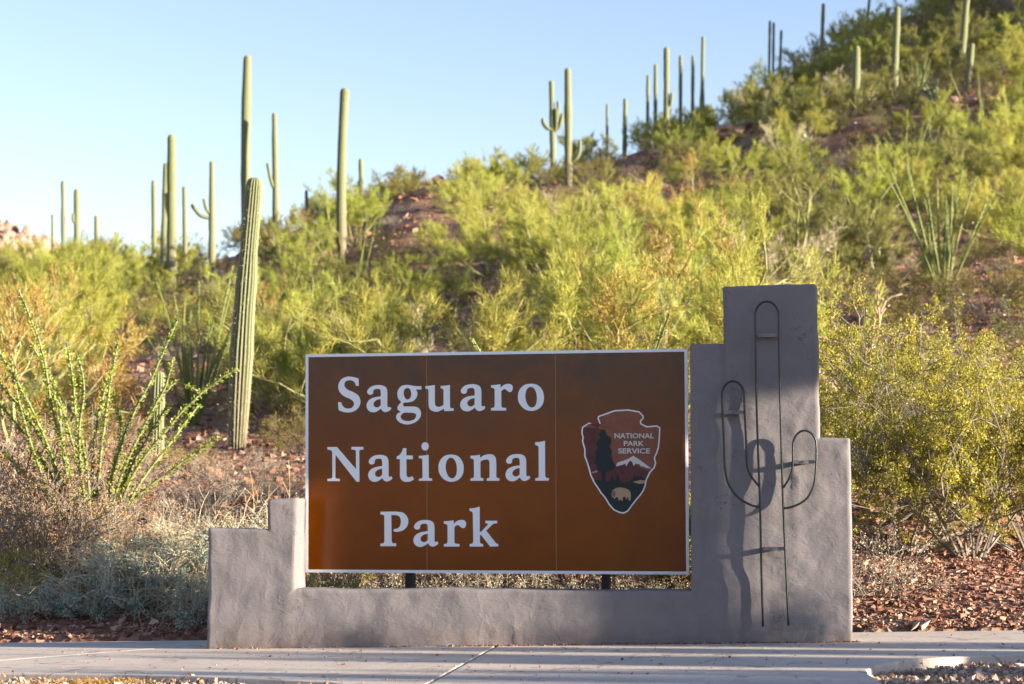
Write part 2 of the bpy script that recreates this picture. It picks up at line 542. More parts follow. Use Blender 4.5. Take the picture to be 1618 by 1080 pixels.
def stucco_mat():
    t = NT('taupe_stucco'); v = t.coord('Object')
    n1 = t.noise(1.6, 5, .6, v); n2 = t.noise(9, 5, .6, v, .6); n3 = t.noise(90, 4, .6, v)
    c = t.ramp(n1, [(.3, (.15, .137, .145)), (.7, (.19, .173, .18))])
    c = t.mix(t.ramp(n2, [(.55, (0, 0, 0)), (.8, (.4, .4, .4))]), c, (.215, .195, .2))
    c = t.mix(t.ramp(n3, [(.7, (0, 0, 0)), (.85, (.3, .3, .3))]), c, (.15, .115, .1))
    sz = t.new('ShaderNodeSeparateXYZ'); t.l(v, sz.inputs[0])
    mz = t.new('ShaderNodeMapRange'); mz.inputs['From Min'].default_value = .16; mz.inputs['From Max'].default_value = -.06
    t.l(sz.outputs[2], mz.inputs['Value'])
    mg = t.new('ShaderNodeMath', operation='MULTIPLY'); t.l(mz.outputs[0], mg.inputs[0]); t.l(t.ramp(t.noise(14, 5, .7, v), [(.35, (0, 0, 0)), (.6, (.8, .8, .8))]), mg.inputs[1])
    c = t.mix(mg.outputs[0], c, (.15, .1, .08))                          # soil splashed on the foot
    st = t.noise(2.2, 4, .6, t.coord('Object', (5, 5, .5)))
    c = t.mix(t.ramp(st, [(.56, (0, 0, 0)), (.72, (.45, .45, .45))]), c, (.115, .1, .105))   # water streaks
    cr_ = t.ramp(t.noise(1.5, 5, .6, v, .5), [(.4965, (0, 0, 0)), (.5, (1, 1, 1)), (.5035, (0, 0, 0))])
    ck_ = t.ramp(t.noise(1.1, 2, .5, t.coord('Object', (1, 1, .8))), [(.55, (0, 0, 0)), (.62, (.7, .7, .7))])
    c = t.mix(t.mix(1.0, cr_, ck_, 'MULTIPLY'), c, (.06, .05, .05))      # hairline cracks
    nm = t.bump(n2, .4, .014)
    ln = t.ramp(t.noise(3.2, 1.5, .45, v, .7), [(.485, (0, 0, 0)), (.5, (1, 1, 1)), (.508, (.1, .1, .1)), (.54, (0, 0, 0))])      # trowel edges
    mk = t.ramp(t.noise(3.4, 2, .5, t.coord('Object', (1, 1, .7))), [(.5, (0, 0, 0)), (.7, (1, 1, 1))])
    nm = t.bump(t.mix(mk, (0, 0, 0), ln), .2, .008, nm)
    vs = t.coord('Object', (5, 5, 18))
    nm = t.bump(t.noise(3.0, 4, .6, vs, 1.5), .35, .006, nm); nm = t.bump(n3, .3, .0012, nm)
    return t.done(t.bsdf(c, .85, .25, nm))


M['stucco'] = stucco_mat()


def panel_mat():
    t = NT('brown_sign_sheeting'); v = t.coord('Object')
    n1 = t.noise(2.2, 5, .65, v, .8); n2 = t.noise(14, 5, .7, v); st = t.noise(2.5, 3, .5, t.coord('Object', (90, 90, 1.2)))
    c = t.ramp(n1, [(.3, (.145, .034, .0003)), (.7, (.205, .049, .0007))])
    c = t.mix(t.ramp(st, [(.4, (0, 0, 0)), (.75, (.3, .3, .3))]), c, (.15, .042, .008))
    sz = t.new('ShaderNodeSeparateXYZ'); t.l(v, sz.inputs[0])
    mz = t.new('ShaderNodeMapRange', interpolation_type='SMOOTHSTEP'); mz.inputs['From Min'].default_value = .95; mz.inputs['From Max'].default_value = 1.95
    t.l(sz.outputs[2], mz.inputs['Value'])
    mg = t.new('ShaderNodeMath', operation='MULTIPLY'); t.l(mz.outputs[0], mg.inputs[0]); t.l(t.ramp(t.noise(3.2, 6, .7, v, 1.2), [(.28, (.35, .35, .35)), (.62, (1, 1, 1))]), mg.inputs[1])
    c = t.mix(mg.outputs[0], c, (.058, .03, .02))                        # mottled dirt at the top plus shade painted into the upper part
    c = t.mix(t.ramp(t.noise(60, 3, .6, t.coord('Object', (1, 1, .35))), [(.72, (0, 0, 0)), (.78, (.5, .5, .5))]), c, (.22, .1, .05))   # small scuffs
    rr = t.ramp(n2, [(.3, (.13, .13, .13)), (.75, (.26, .26, .26))])
    return t.done(t.bsdf(c, rr, .35, t.bump(n2, .12, .0015)))


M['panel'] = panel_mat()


def sheet_mat(name, col, rough=.45, var=.08):
    t = NT(name); v = t.coord('Object'); n = t.noise(18, 4, .6, v)
    c = t.ramp(n, [(.3, tuple(x * (1 - var) for x in col)), (.7, col)])
    return t.done(t.bsdf(c, rough, .4))


M['white'] = sheet_mat('white_sheeting', (.76, .79, .83), .75, .03)
M['em_orange'] = sheet_mat('emblem_orange', (.25, .085, .045), .5, .3)
M['em_maroon'] = sheet_mat('emblem_maroon', (.12, .028, .028), .5, .5)
M['em_green'] = sheet_mat('emblem_green', (.006, .016, .018), .5, .3)
M['em_tan'] = sheet_mat('emblem_tan', (.4, .27, .17), .5)
M['em_brown'] = sheet_mat('emblem_brown', (.19, .11, .065), .5)
M['em_white'] = sheet_mat('emblem_white', (.6, .58, .55), .5)
M['seam'] = sheet_mat('panel_edge_metal', (.3, .19, .13), .5)
M['iron'] = plain('green_black_iron', (.012, .02, .018), .4, .5, .4, 20, .002, 80)
M['strap'] = plain('steel_strap', (.17, .145, .14), .6, .4, .3, 20)
M['post'] = plain('weathered_post', (.03, .025, .022), .8, .3, .3, 20)
M['peak'] = plain('far_rock', (.3, .2, .16), .95, .1, .5, .5, .6, 1.2)

# ------------------------------------------------------------------ ground
def build_ground():
    xs = np.concatenate([-np.geomspace(320, 6, 70), np.linspace(-5.9, 5.9, 150), np.geomspace(6, 320, 70)])
    ys = np.concatenate([np.linspace(-160, 4, 24), np.linspace(5, 9, 12), np.linspace(9.05, 17, 130), np.geomspace(17.1, 460, 220)])
    X, Y = np.meshgrid(xs, ys)
    Z = tz(X, Y)
    ny, nx = X.shape
    mb = MB()
    i = np.arange(ny - 1)[:, None] * nx + np.arange(nx - 1)[None, :]
    mb.add(np.stack([X, Y, Z], -1).reshape(-1, 3), np.stack([i, i + 1, i + nx + 1, i + nx], -1).reshape(-1, 4))
    tag(mb.build('hillside_ground', M['terrain'], None, True), kind='structure')


build_ground()

# far rocky peak on the left skyline
def build_peak():
    c = at(22, 402, 300)
    n = 90
    a = np.linspace(-13, 18, n); b = np.linspace(-12, 12, n)
    A, B = np.meshgrid(a, b)
    r = np.sqrt((A / 9) ** 2 + (B / 9) ** 2)
    r2 = np.sqrt(((A - 14) / 4) ** 2 + (B / 6) ** 2)
    crag = np.round((fbm(A * .45, B * .45, 5) + .5 * np.abs(fbm(A * 1.1 + 9, B * 1.1, 3))) * 7) / 7
    top = 5.6 * np.clip(1 - r, 0, 1) ** .55 * (1 + .8 * crag) + 3.0 * np.clip(1 - r2, 0, 1) ** .5 * (1 + .7 * crag)
    Z = c.z - 1.2 + top - 6 * np.clip(np.minimum(r, r2) - .9, 0, 2)
    mb = MB()
    i = np.arange(n - 1)[:, None] * n + np.arange(n - 1)[None, :]
    mb.add(np.stack([c.x + A, c.y + B, Z], -1).reshape(-1, 3), np.stack([i, i + 1, i + n + 1, i + n], -1).reshape(-1, 4))
    tag(mb.build('rocky_hill', M['peak']), kind='structure')


build_peak()

# ------------------------------------------------------------------ concrete path: three slabs with open joints
def slab(pts, parent, name='slab', h=.11):
    bm = bmesh.new()
    vs = []
    for x, y in pts: vs.append(bm.verts.new((x, y, float(plane(x)))))
    f = bm.faces.new(vs)
    if f.normal.z < 0: bmesh.ops.reverse_faces(bm, faces=[f])
    bm.normal_update()
    if f.normal.z < 0: f.normal_flip()
    ex = bmesh.ops.extrude_face_region(bm, geom=[f])
    nv = [e for e in ex['geom'] if isinstance(e, bmesh.types.BMVert)]
    for v in nv: v.co.z -= h
    bmesh.ops.recalc_face_normals(bm, faces=bm.faces)
    top = [e for e in bm.edges if all(abs(v.co.z - float(plane(v.co.x))) < 1e-4 for v in e.verts)]
    bmesh.ops.bevel(bm, geom=top, offset=.009, segments=2, affect='EDGES', profile=.5)
    me = bpy.data.meshes.new(name); bm.to_mesh(me); bm.free()
    return link(name, me, M['concrete'], parent)


def lerp(a, b, t): return (a[0] + (b[0] - a[0]) * t, a[1] + (b[1] - a[1]) * t)


path = tag(empty('path', (0, 0, 0)), kind='structure')
gx = lambda px, py: tuple(G(px, py)[:2])
jA0, jA1 = gx(781, 1018), gx(671, 1080)
dA = (jA1[0] - jA0[0], jA1[1] - jA0[1])
jB0, jB1 = gx(250, 1024), gx(0, 1043)
dB = (jB1[0] - jB0[0], jB1[1] - jB0[1])
bk = lambda x: (x, 12.52 - .17 * max(-6, min(6, x)))
back_m = bk(jA0[0] - dA[0] * .38); back_m = (back_m[0], back_m[1])
bot_m = (jA0[0] + dA[0] * 2.3, jA0[1] + dA[1] * 2.3)
gap = .008
jB_b = bk(jB0[0] + .45)
jB_f = (jB0[0] + dB[0] * 1.9, jB0[1] + dB[1] * 1.9)
fl = [gx(-120, 1061), gx(0, 1063), gx(180, 1065), gx(300, 1068), gx(420, 1073), gx(520, 1078), gx(590, 1088)]
slab([(back_m[0] - gap, back_m[1]), (bot_m[0] - gap, bot_m[1]), (-1.05, 6.4), fl[6], fl[5], fl[4], fl[3], fl[2], fl[1], (jB_f[0] + gap, min(jB_f[1], fl[1][1] + .02)), (jB1[0] + gap, jB1[1]), (jB0[0] + gap, jB0[1]), (jB_b[0] + gap, jB_b[1])], path)
slab([(jB_b[0] - gap, jB_b[1]), (jB0[0] - gap, jB0[1]), (jB1[0] - gap, jB1[1]), (jB_f[0] - gap, min(jB_f[1], fl[1][1] + .02)), fl[0], (-6, 10.9), (-9, 11.4), (-9, 14.2), (-6, 13.54)], path)
cr = [gx(1400, 1083), gx(1372, 1064), gx(1370, 1058), gx(1385, 1051), gx(1420, 1044), gx(1460, 1040), gx(1540, 1036), gx(1640, 1032)]
slab([(back_m[0] + gap, back_m[1]), bk(2.0), bk(4.0), (6, 11.5), (9, 11.1), (9, 9.4), (5, 9.6), cr[7], cr[6], cr[5], cr[4], cr[3], cr[2], cr[1], cr[0], (2.1, 7.6), (2.1, 6.4), (bot_m[0] + gap, bot_m[1])], path)

# ------------------------------------------------------------------ stepped stucco wall
def build_wall():
    sv = lambda px, py: W(px, py)[0]
    zv = lambda px, py: W(px, py)[1]
    s = [sv(328, 920), sv(423, 810), sv(467, 850), sv(1092, 700), sv(1143, 500), sv(1292, 560), sv(1344, 850)]
    zt = [zv(380, 835), zv(448, 788), zv(780, 932), zv(1118, 546), zv(1217, 450), zv(1318, 692)]
    zb = -.17
    seg = [(s[0], s[1], zt[0]), (s[1], s[2], zt[1]), (s[2], s[3], zt[2]), (s[3], s[4], zt[3]), (s[4], s[5], zt[4]), (s[5], s[6], zt[5])]
    st = .024
    S = [s[0]]
    for a, b in zip(s[:-1], s[1:]):
        k = max(2, round((b - a) / st)); S += [a + (b - a) * (i + 1) / k for i in range(k)]
    zl = sorted(set([zb] + zt)); Z = [zl[0]]
    for a, b in zip(zl[:-1], zl[1:]):
        k = max(1, round((b - a) / st)); Z += [a + (b - a) * (i + 1) / k for i in range(k)]
    S = np.array(sorted(S + [e + k for e in s[1:-1] for k in (-.007, .007)] + [s[0] + .007, s[-1] - .007])); Z = np.array(sorted(Z + [e + k for e in zt for k in (-.007, .007) if e + k < zt[4]]))
    top = np.array([next(t for a, b, t in seg if a - 1e-6 <= c <= b + 1e-6) for c in (S[:-1] + S[1:]) / 2])
    inside = (Z[:-1] + Z[1:])[None, :] / 2 < top[:, None]          # cells [i, j]
    ns, nz = len(S), len(Z)
    TH = .23
    pad = np.zeros((ns + 1, nz + 1), bool); pad[1:-1, 1:-1] = inside
    corner = pad[:-1, :-1].astype(int) + pad[1:, :-1] + pad[:-1, 1:] + pad[1:, 1:]   # cells touching each vertex
    used = corner > 0; bnd = used & (corner < 4)
    SS, ZZ = np.meshgrid(S, Z, indexing='ij')
    # outline wobble; corners soften
    ws = SS + .007 * fbm(SS * 2.1 + 3, ZZ * 2.3) * 2; wz = ZZ + .007 * fbm(SS * 2.4, ZZ * 2.1 + 9) * 2
    outc = bnd & (corner == 1)
    cx = np.zeros_like(ws); cz = np.zeros_like(ws)
    cx = np.where(outc, np.where(pad[1:, :-1] | pad[1:, 1:], .004, -.004), 0)
    cz = np.where(outc & (ZZ > zb + .05), -.004, 0)
    ws = ws + cx; wz = wz + cz
    relief = .014 * fbm(SS * 3.1, ZZ * 3.3, 3) +    .005 * fbm(SS * 9 + 5, ZZ * 7, 3)
    ridge = 1 - np.abs(fbm(SS * 4.2 + 40, ZZ * 3.1 + 17, 3)) * 9
    maskr = np.clip(fbm(SS * 2.7 + 70, ZZ * 2.7, 2) * 3 - .35, 0, 1)
    relief = relief + .008 * np.clip(ridge, 0, 1) * maskr
    ring2 = np.zeros_like(bnd)
    b2 = np.pad(bnd, 1)
    for dx in (-1, 0, 1):
        for dz in (-1, 0, 1): ring2 |= b2[1 + dx:ns + 1 + dx, 1 + dz:nz + 1 + dz]
    ring2 &= used & ~bnd
    df = relief - np.where(bnd, .006, 0)
    idx = -np.ones((ns, nz), int); ids = np.argwhere(used); idx[used] = np.arange(len(ids))
    mb = MB()
    fr = [WP(ws[i, j], df[i, j], wz[i, j]) for i, j in ids]
    n = len(fr)
    layers = [(.013, 0), (.08, 0), (.15, 0), (TH - .013, 0)]
    quads = []
    for i in range(ns - 1):
        for j in range(nz - 1):
            if inside[i, j]: quads.append((idx[i, j], idx[i + 1, j], idx[i + 1, j + 1], idx[i, j + 1]))
    front = list(quads)
    back = [(d + n, c + n, b + n, a + n) for a, b, c, d in quads]
    bk_ = [WP(ws[i, j], -TH - relief[i, j] + (.013 if bnd[i, j] else 0), wz[i, j]) for i, j in ids]
    verts = fr + bk_
    # side skin: outward pushed rings between front and back along the outline
    lay = {}
    def ringv(i, j, k):
        key = (i, j, k)
        if key not in lay:
            # outward direction from missing cells
            ox = (not pad[i + 1, j] and 1 or 0) + (not pad[i + 1, j + 1] and 1 or 0) - (not pad[i, j] and 1 or 0) - (not pad[i, j + 1] and 1 or 0)
            oz = (not pad[i, j + 1] and 1 or 0) + (not pad[i + 1, j + 1] and 1 or 0) - (not pad[i, j] and 1 or 0) - (not pad[i + 1, j] and 1 or 0)
            l = math.hypot(ox, oz) or 1
            dd = layers[k][0]
            o = .004 + .004 * float(fbm(np.array(SS[i, j] * 5 + dd * 30), np.array(ZZ[i, j] * 5)))
            verts.append(WP(ws[i, j] + ox / l * o, -dd, wz[i, j] + (oz / l * o if ZZ[i, j] > zb + .05 else 0)))
            lay[key] = len(verts) - 1
        return lay[key]
    side = []
    def skin(a, b):                                            # a -> b runs counter-clockwise seen from the front
        chain_a = [idx[a]] + [ringv(*a, k) for k in range(4)] + [idx[a] + n]
        chain_b = [idx[b]] + [ringv(*b, k) for k in range(4)] + [idx[b] + n]
        for k in range(5): side.append((chain_a[k], chain_a[k + 1], chain_b[k + 1], chain_b[k]))
    for i in range(ns - 1):
        for j in range(nz - 1):
            if not inside[i, j]: continue
            if not pad[i, j + 1]: skin((i, j + 1), (i, j))
            if not pad[i + 2, j + 1]: skin((i + 1, j), (i + 1, j + 1))
            if not pad[i + 1, j + 2]: skin((i + 1, j + 1), (i, j + 1))
            if not pad[i + 1, j]: skin((i, j), (i + 1, j))
    mb.add([tuple(v) for v in verts], front + back + side)
    o = mb.build('stucco_wall', M['stucco'], None, True)
    tag(o, 'taupe stucco wall with stepped ends standing behind the concrete path', 'wall')
    return o


build_wall()

# ------------------------------------------------------------------ flat outlines in the sign's plane
SD = -.44                                    # sign face sits this far behind the wall's face


def smooth_loop(pts, steps=5):
    """points (x, y) are smooth, points (x, y, 1) are corners"""
    n = len(pts)
    P = [np.array(p[:2], float) for p in pts]; C = [len(p) > 2 for p in pts]
    out = []
    for i in range(n):
        p1, p2 = P[i], P[(i + 1) % n]
        if C[i] and C[(i + 1) % n]:
            out.append(p1); continue
        p0 = p1 if C[i] else P[i - 1]
        p3 = p2 if C[(i + 1) % n] else P[(i + 2) % n]
        for k in range(steps):
            t = k / steps
            out.append(.5 * ((2 * p1) + (p2 - p0) * t + (2 * p0 - 5 * p1 + 4 * p2 - p3) * t * t + (3 * p1 - p0 - 3 * p2 + p3) * t ** 3))
    return out


def plate(loops, f, d0, d1, mat, name, parent):
    """loops: outer + holes as 2D points; f maps a point to (s, z); a thin plate between depths d0 and d1"""
    L = [[f(*p) for p in lp] for lp in loops]
    tri = tessellate_polygon([[Vector((a, b, 0)) for a, b in lp] for lp in L])
    flat = [p for lp in L for p in lp]
    n = len(flat)
    v = [tuple(WP(a, d1, b)) for a, b in flat] + [tuple(WP(a, d0, b)) for a, b in flat]
    t = []
    for a, b, c in tri:
        ar = (flat[b][0] - flat[a][0]) * (flat[c][1] - flat[a][1]) - (flat[b][1] - flat[a][1]) * (flat[c][0] - flat[a][0])
        if abs(ar) < 1e-14: continue
        t.append((a, b, c) if ar > 0 else (a, c, b))
    q = []; k = 0
    for li, lp in enumerate(L):
        m = len(lp)
        area = sum(lp[i][0] * lp[(i + 1) % m][1] - lp[(i + 1) % m][0] * lp[i][1] for i in range(m))
        ccw = area > 0
        flip = ccw != (li == 0)
        for i in range(m):
            a, b = k + i, k + (i + 1) % m
            q.append((b, a, a + n, b + n) if flip else (a, b, b + n, a + n)[::-1])
        k += m
    mb = MB(); mb.add(v, q, t)
    return mb.build(name, mat, parent)


GL = {}
GL['S'] = ((107, 535, 112, 797), [[(500, 150, 1), (505, 292, 1), (450, 290, 1), (432, 235), (390, 195), (330, 182), (262, 200), (230, 250), (240, 310), (290, 360), (400, 410), (490, 470), (530, 550), (532, 620), (500, 700), (430, 765), (330, 795), (220, 788), (120, 750, 1), (110, 600, 1), (165, 600, 1), (190, 660), (240, 708), (300, 722), (370, 705), (408, 655), (400, 590), (340, 540), (230, 490), (150, 420), (115, 330), (125, 240), (175, 165), (250, 125), (330, 114), (420, 128)]])
GL['a'] = ((652, 1120, 274, 795), [[(890, 275), (970, 290), (1020, 325), (1042, 385), (1045, 480, 1), (1045, 675, 1), (1062, 698), (1100, 688, 1), (1120, 728, 1), (1080, 765), (1020, 788), (965, 775), (920, 722, 1), (860, 770), (780, 795), (700, 770), (655, 700), (660, 620), (710, 550), (800, 510), (920, 490, 1), (920, 410), (908, 362), (870, 348), (820, 352), (785, 375), (776, 420), (765, 445), (730, 460), (685, 450), (662, 410), (680, 360), (730, 310), (800, 283)],
                                    [(920, 540, 1), (850, 557), (800, 595), (782, 640), (800, 682), (845, 702), (890, 688), (920, 660, 1)]])
GL['g'] = ((70, 550, 272, 1022), [[(550, 298, 1), (550, 360, 1), (445, 357, 1), (475, 420), (462, 500), (400, 575), (300, 605), (220, 605, 1), (202, 640), (212, 672), (245, 682), (420, 685), (500, 715), (542, 790), (530, 880), (460, 965), (350, 1015), (250, 1022), (150, 990), (85, 930), (72, 870), (100, 815), (160, 785, 1), (110, 750), (95, 710), (110, 665), (170, 595, 1), (115, 540), (95, 460), (105, 380), (160, 305), (240, 275), (320, 275), (420, 295)],
                                   [(290, 333), (335, 355), (358, 430), (345, 510), (290, 550), (240, 520), (215, 440), (230, 360)],
                                   [(230, 800), (320, 800), (400, 803), (445, 830), (450, 870), (410, 930), (300, 960), (200, 940), (158, 890), (175, 835)]])
GL['u'] = ((625, 1163, 275, 782), [[(625, 295, 1), (700, 290, 1), (805, 275, 1), (805, 610, 1), (820, 665), (875, 690), (930, 675), (970, 650, 1), (970, 385, 1), (960, 355), (915, 332, 1), (915, 293, 1), (1000, 287, 1), (1092, 275, 1), (1092, 685, 1), (1108, 713), (1163, 718, 1), (1160, 765, 1), (985, 770, 1), (970, 722, 1), (920, 755), (850, 782), (770, 770), (710, 730), (688, 660), (685, 560, 1), (685, 385, 1), (672, 355), (625, 342, 1)]])
GL['r'] = ((603, 974, 226, 683), [[(603, 250, 1), (680, 245, 1), (765, 235, 1), (768, 297, 1), (820, 247), (900, 226), (960, 250), (974, 305), (952, 358), (915, 368), (882, 347), (845, 318), (808, 325), (778, 355, 1), (778, 600, 1), (793, 630), (862, 638, 1), (862, 683, 1), (603, 683, 1), (603, 640, 1), (650, 630), (665, 600, 1), (665, 335, 1), (652, 305), (603, 290, 1)]])
GL['o'] = ((1060, 1505, 224, 690), [[(1285, 225), (1400, 250), (1480, 340), (1505, 450), (1485, 570), (1410, 655), (1290, 690), (1170, 655), (1085, 560), (1060, 450), (1085, 335), (1165, 250)],
                                     [(1275, 280), (1330, 300), (1370, 370), (1385, 460), (1375, 560), (1340, 615), (1295, 630), (1240, 600), (1200, 520), (1187, 440), (1200, 350), (1230, 300)]])
GL['N'] = ((88, 770, 188, 850), [[(88, 192, 1), (270, 190, 1), (630, 610, 1), (628, 280, 1), (612, 247), (542, 237, 1), (545, 188, 1), (770, 188, 1), (770, 237, 1), (708, 247), (692, 280, 1), (695, 850, 1), (640, 850, 1), (243, 340, 1), (240, 765, 1), (255, 787), (325, 795, 1), (325, 838, 1), (88, 838, 1), (88, 795, 1), (165, 785), (182, 760, 1), (180, 295, 1), (160, 255), (88, 238, 1)]])
GL['t'] = ((82, 410, 212, 853), [[(203, 212, 1), (265, 212, 1), (265, 350, 1), (388, 352, 1), (388, 422, 1), (265, 422, 1), (267, 710, 1), (283, 755), (325, 764), (380, 745, 1), (410, 800, 1), (350, 840), (265, 853), (190, 830), (150, 770), (143, 700, 1), (143, 420, 1), (82, 420, 1), (82, 368, 1), (130, 345), (175, 290)]])
GL['i'] = ((500, 755, 340, 832), [[(500, 360, 1), (590, 352, 1), (688, 340, 1), (690, 760, 1), (705, 782), (755, 790, 1), (755, 832, 1), (500, 832, 1), (500, 795, 1), (555, 785), (572, 760, 1), (568, 430, 1), (552, 408), (500, 402, 1)]])
GL['dot'] = ((552, 690, 101, 257), [[(621, 101), (670, 122), (690, 178), (670, 236), (621, 257), (572, 236), (552, 178), (572, 122)]])
GL['n'] = ((145, 638, 293, 748), [[(145, 320, 1), (230, 315, 1), (305, 303, 1), (310, 357, 1), (370, 314), (460, 293), (530, 305), (572, 350), (582, 410), (585, 500, 1), (585, 675, 1), (600, 698), (638, 705, 1), (638, 748, 1), (422, 748, 1), (422, 708, 1), (460, 698), (470, 670, 1), (470, 440, 1), (455, 395), (420, 384), (360, 395), (315, 420, 1), (315, 670, 1), (327, 698), (365, 705, 1), (365, 748, 1), (145, 748, 1), (145, 708, 1), (193, 698), (205, 670, 1), (203, 405, 1), (188, 377), (145, 365, 1)]])
GL['l'] = ((1247, 1480, 65, 745), [[(1247, 90, 1), (1330, 85, 1), (1415, 65, 1), (1418, 665, 1), (1435, 694), (1480, 700, 1), (1480, 745, 1), (1250, 745, 1), (1250, 705, 1), (1294, 695), (1308, 668, 1), (1305, 178, 1), (1288, 150), (1247, 138, 1)]])
GL['P'] = ((80, 678, 242, 982), [[(80, 245, 1), (330, 242, 1), (420, 243), (560, 265), (645, 340), (678, 440), (655, 550), (570, 640), (450, 675), (380, 668), (358, 640), (385, 614), (450, 600), (500, 550), (520, 450), (500, 370), (440, 322), (315, 315, 1), (322, 875, 1), (345, 912), (418, 920, 1), (418, 980, 1), (82, 982, 1), (82, 925, 1), (150, 912), (168, 875, 1), (165, 345, 1), (148, 315), (82, 302, 1)]])
GL['k'] = ((700, 1312, 135, 988), [[(700, 175, 1), (800, 168, 1), (918, 135, 1), (918, 675, 1), (945, 675, 1), (1098, 515, 1), (1080, 498, 1), (1038, 490, 1), (1038, 437, 1), (1290, 437, 1), (1290, 492, 1), (1215, 502), (1175, 530), (1055, 650, 1), (1225, 865, 1), (1268, 918), (1312, 932, 1), (1312, 985, 1), (1140, 988, 1), (945, 740, 1), (922, 745, 1), (922, 885, 1), (935, 918), (990, 935, 1), (990, 988, 1), (702, 988, 1), (702, 935, 1), (757, 920), (780, 885, 1), (770, 285, 1), (752, 245), (700, 230, 1)]])


def build_sign():
    root = empty('park_sign', WP(0, SD, float(plane(0))))
    tag(root, 'brown park entrance sign with white letters framed by the stepped stucco wall', 'sign')
    TLs, TLz = W(483, 559.5, SD); TRs, TRz = W(1086, 550.5, SD); BRs, BRz = W(1089, 907.5, SD); BLs, BLz = W(482.5, 904, SD)

    def bil(a, b):                                # a, b in 0..1 over the sign
        s = (TLs * (1 - a) + TRs * a) * (1 - b) + (BLs * (1 - a) + BRs * a) * b
        z = (TLz * (1 - a) + TRz * a) * (1 - b) + (BLz * (1 - a) + BRz * a) * b
        return s, z
    root_inv = root.location.copy()

    def pl(loops, f, d0, d1, mat, name, parent=root):
        o = plate(loops, f, d0, d1, mat, name, None)
        o.data.transform(__import__('mathutils').Matrix.Translation(-root_inv))
        o.parent = parent
        return o
    ws, hs = TRs - TLs, TLz - BLz
    e = .0075                                     # border width as a share of the width
    ez = e * ws / hs
    cuts = [0, .325, .662, 1]
    for k in range(3):
        a0, a1 = cuts[k] + (.0007 if k else 0), cuts[k + 1] - (.0007 if k < 2 else 0)
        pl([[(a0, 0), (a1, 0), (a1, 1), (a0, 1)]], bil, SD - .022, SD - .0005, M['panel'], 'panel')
        if k < 2: pl([[(a1 + .0001, .001), (a1 + .0013, .001), (a1 + .0013, .999), (a1 + .0001, .999)]], bil, SD - .02, SD + .0002, M['seam'], 'seam_strip')
    # white border, one printed strip per side on the panels
    for lp in ([(0, 0), (1, 0), (1 - e, ez), (e, ez)], [(1, 0), (1, 1), (1 - e, 1 - ez), (1 - e, ez)], [(1, 1), (0, 1), (e, 1 - ez), (1 - e, 1 - ez)], [(0, 1), (0, 0), (e, ez), (e, 1 - ez)]):
        pl([lp], bil, SD - .0005, SD + .0015, M['white'], 'border')
    f = lambda x, y: W(x, y, SD)
    words = [('S', 525 + 107 / 12, 525 + 535 / 12, 585 + 114 / 12, 585 + 797 / 12), ('a', 579.3, 618.3, 607.9, 651.2), ('g', 625.8, 665.8, 607.7, 670.2),
             ('u', 672.1, 716.9, 607.9, 650.2), ('a', 727.2, 767.0, 606.5, 649.7), ('r', 775.9, 810.2, 606.0, 648.3), ('o', 818.3, 859.5, 605.8, 649.0),
             ('N', 517.3, 574.2, 705.7, 760.8), ('a', 581.8, 620.2, 718.2, 761.0), ('t', 626.8, 654.2, 707.7, 761.1), ('i', 661.7, 682.9, 718.3, 759.3), ('dot', 666, 677.5, 698.4, 711.4),
             ('o', 692.7, 732.7, 717.8, 761.0), ('n', 743.4, 789.1, 717.2, 759.3), ('a', 798.8, 837.8, 716.9, 760.2), ('l', 845.6, 867.2, 696.0, 759.1),
             ('P', 600.9, 645.2, 807.9, 862.7), ('a', 653.3, 692.9, 821.0, 863.9), ('r', 701.3, 736.5, 821.0, 863.2), ('k', 741.9, 787.2, 800.0, 863.2)]
    for ch, x0, x1, y0, y1 in words:
        (gx0, gx1, gy0, gy1), loops = GL[ch]
        mp = lambda x, y: f(x0 + (x - gx0) / (gx1 - gx0) * (x1 - x0), y0 + (y - gy0) / (gy1 - gy0) * (y1 - y0))
        pl([smooth_loop(lp) for lp in loops], mp, SD - .0004, SD + .0006, M['white'], 'dot' if ch == 'dot' else 'letter')
    # arrowhead emblem
    ef = lambda x, y: W(900 + x / 5.4, 630 + y / 5.4, SD)
    out = [(165, 200), (105, 240), (100, 290), (110, 330), (105, 360), (125, 430), (125, 490), (140, 530), (160, 590), (175, 650), (205, 715), (240, 765), (265, 805), (300, 845), (335, 905), (375, 950), (430, 975), (465, 978), (500, 960), (540, 905), (575, 860), (610, 820), (635, 780), (650, 740), (660, 690), (690, 630), (725, 590), (740, 550), (730, 500), (745, 470), (762, 420), (770, 350), (775, 245), (745, 225), (660, 232), (612, 208), (610, 190), (635, 165), (630, 140), (595, 105), (500, 88), (385, 95), (245, 145), (237, 165), (255, 210), (235, 232)]

    def inset(lp, w):
        a = np.array(lp, float); n = len(a)
        e1 = a - np.roll(a, 1, 0); e2 = np.roll(a, -1, 0) - a
        nrm = lambda v: np.stack([-v[:, 1], v[:, 0]], 1) / (np.linalg.norm(v, axis=1, keepdims=True) + 1e-9)
        nn = nrm(e1) + nrm(e2); nn /= np.linalg.norm(nn, axis=1, keepdims=True) + 1e-9
        ar = np.sum(a[:, 0] * np.roll(a[:, 1], -1) - np.roll(a[:, 0], -1) * a[:, 1])
        return [tuple(p) for p in a + nn * (w if ar > 0 else -w)]
    inn = inset(out, 12)
    em = pl([out], ef, SD - .0005, SD + .001, M['white'], 'emblem')
    lay = lambda loops, d, m, nm: pl(loops, ef, SD + d - .0008, SD + d, m, nm, em)
    lay([inn], .0018, M['em_orange'], 'emblem_field')
    c45 = [p for p in inn]
    left = [p for p in inn if p[0] < 300 and 205 < p[1] < 720]
    left = sorted(left, key=lambda p: p[1])
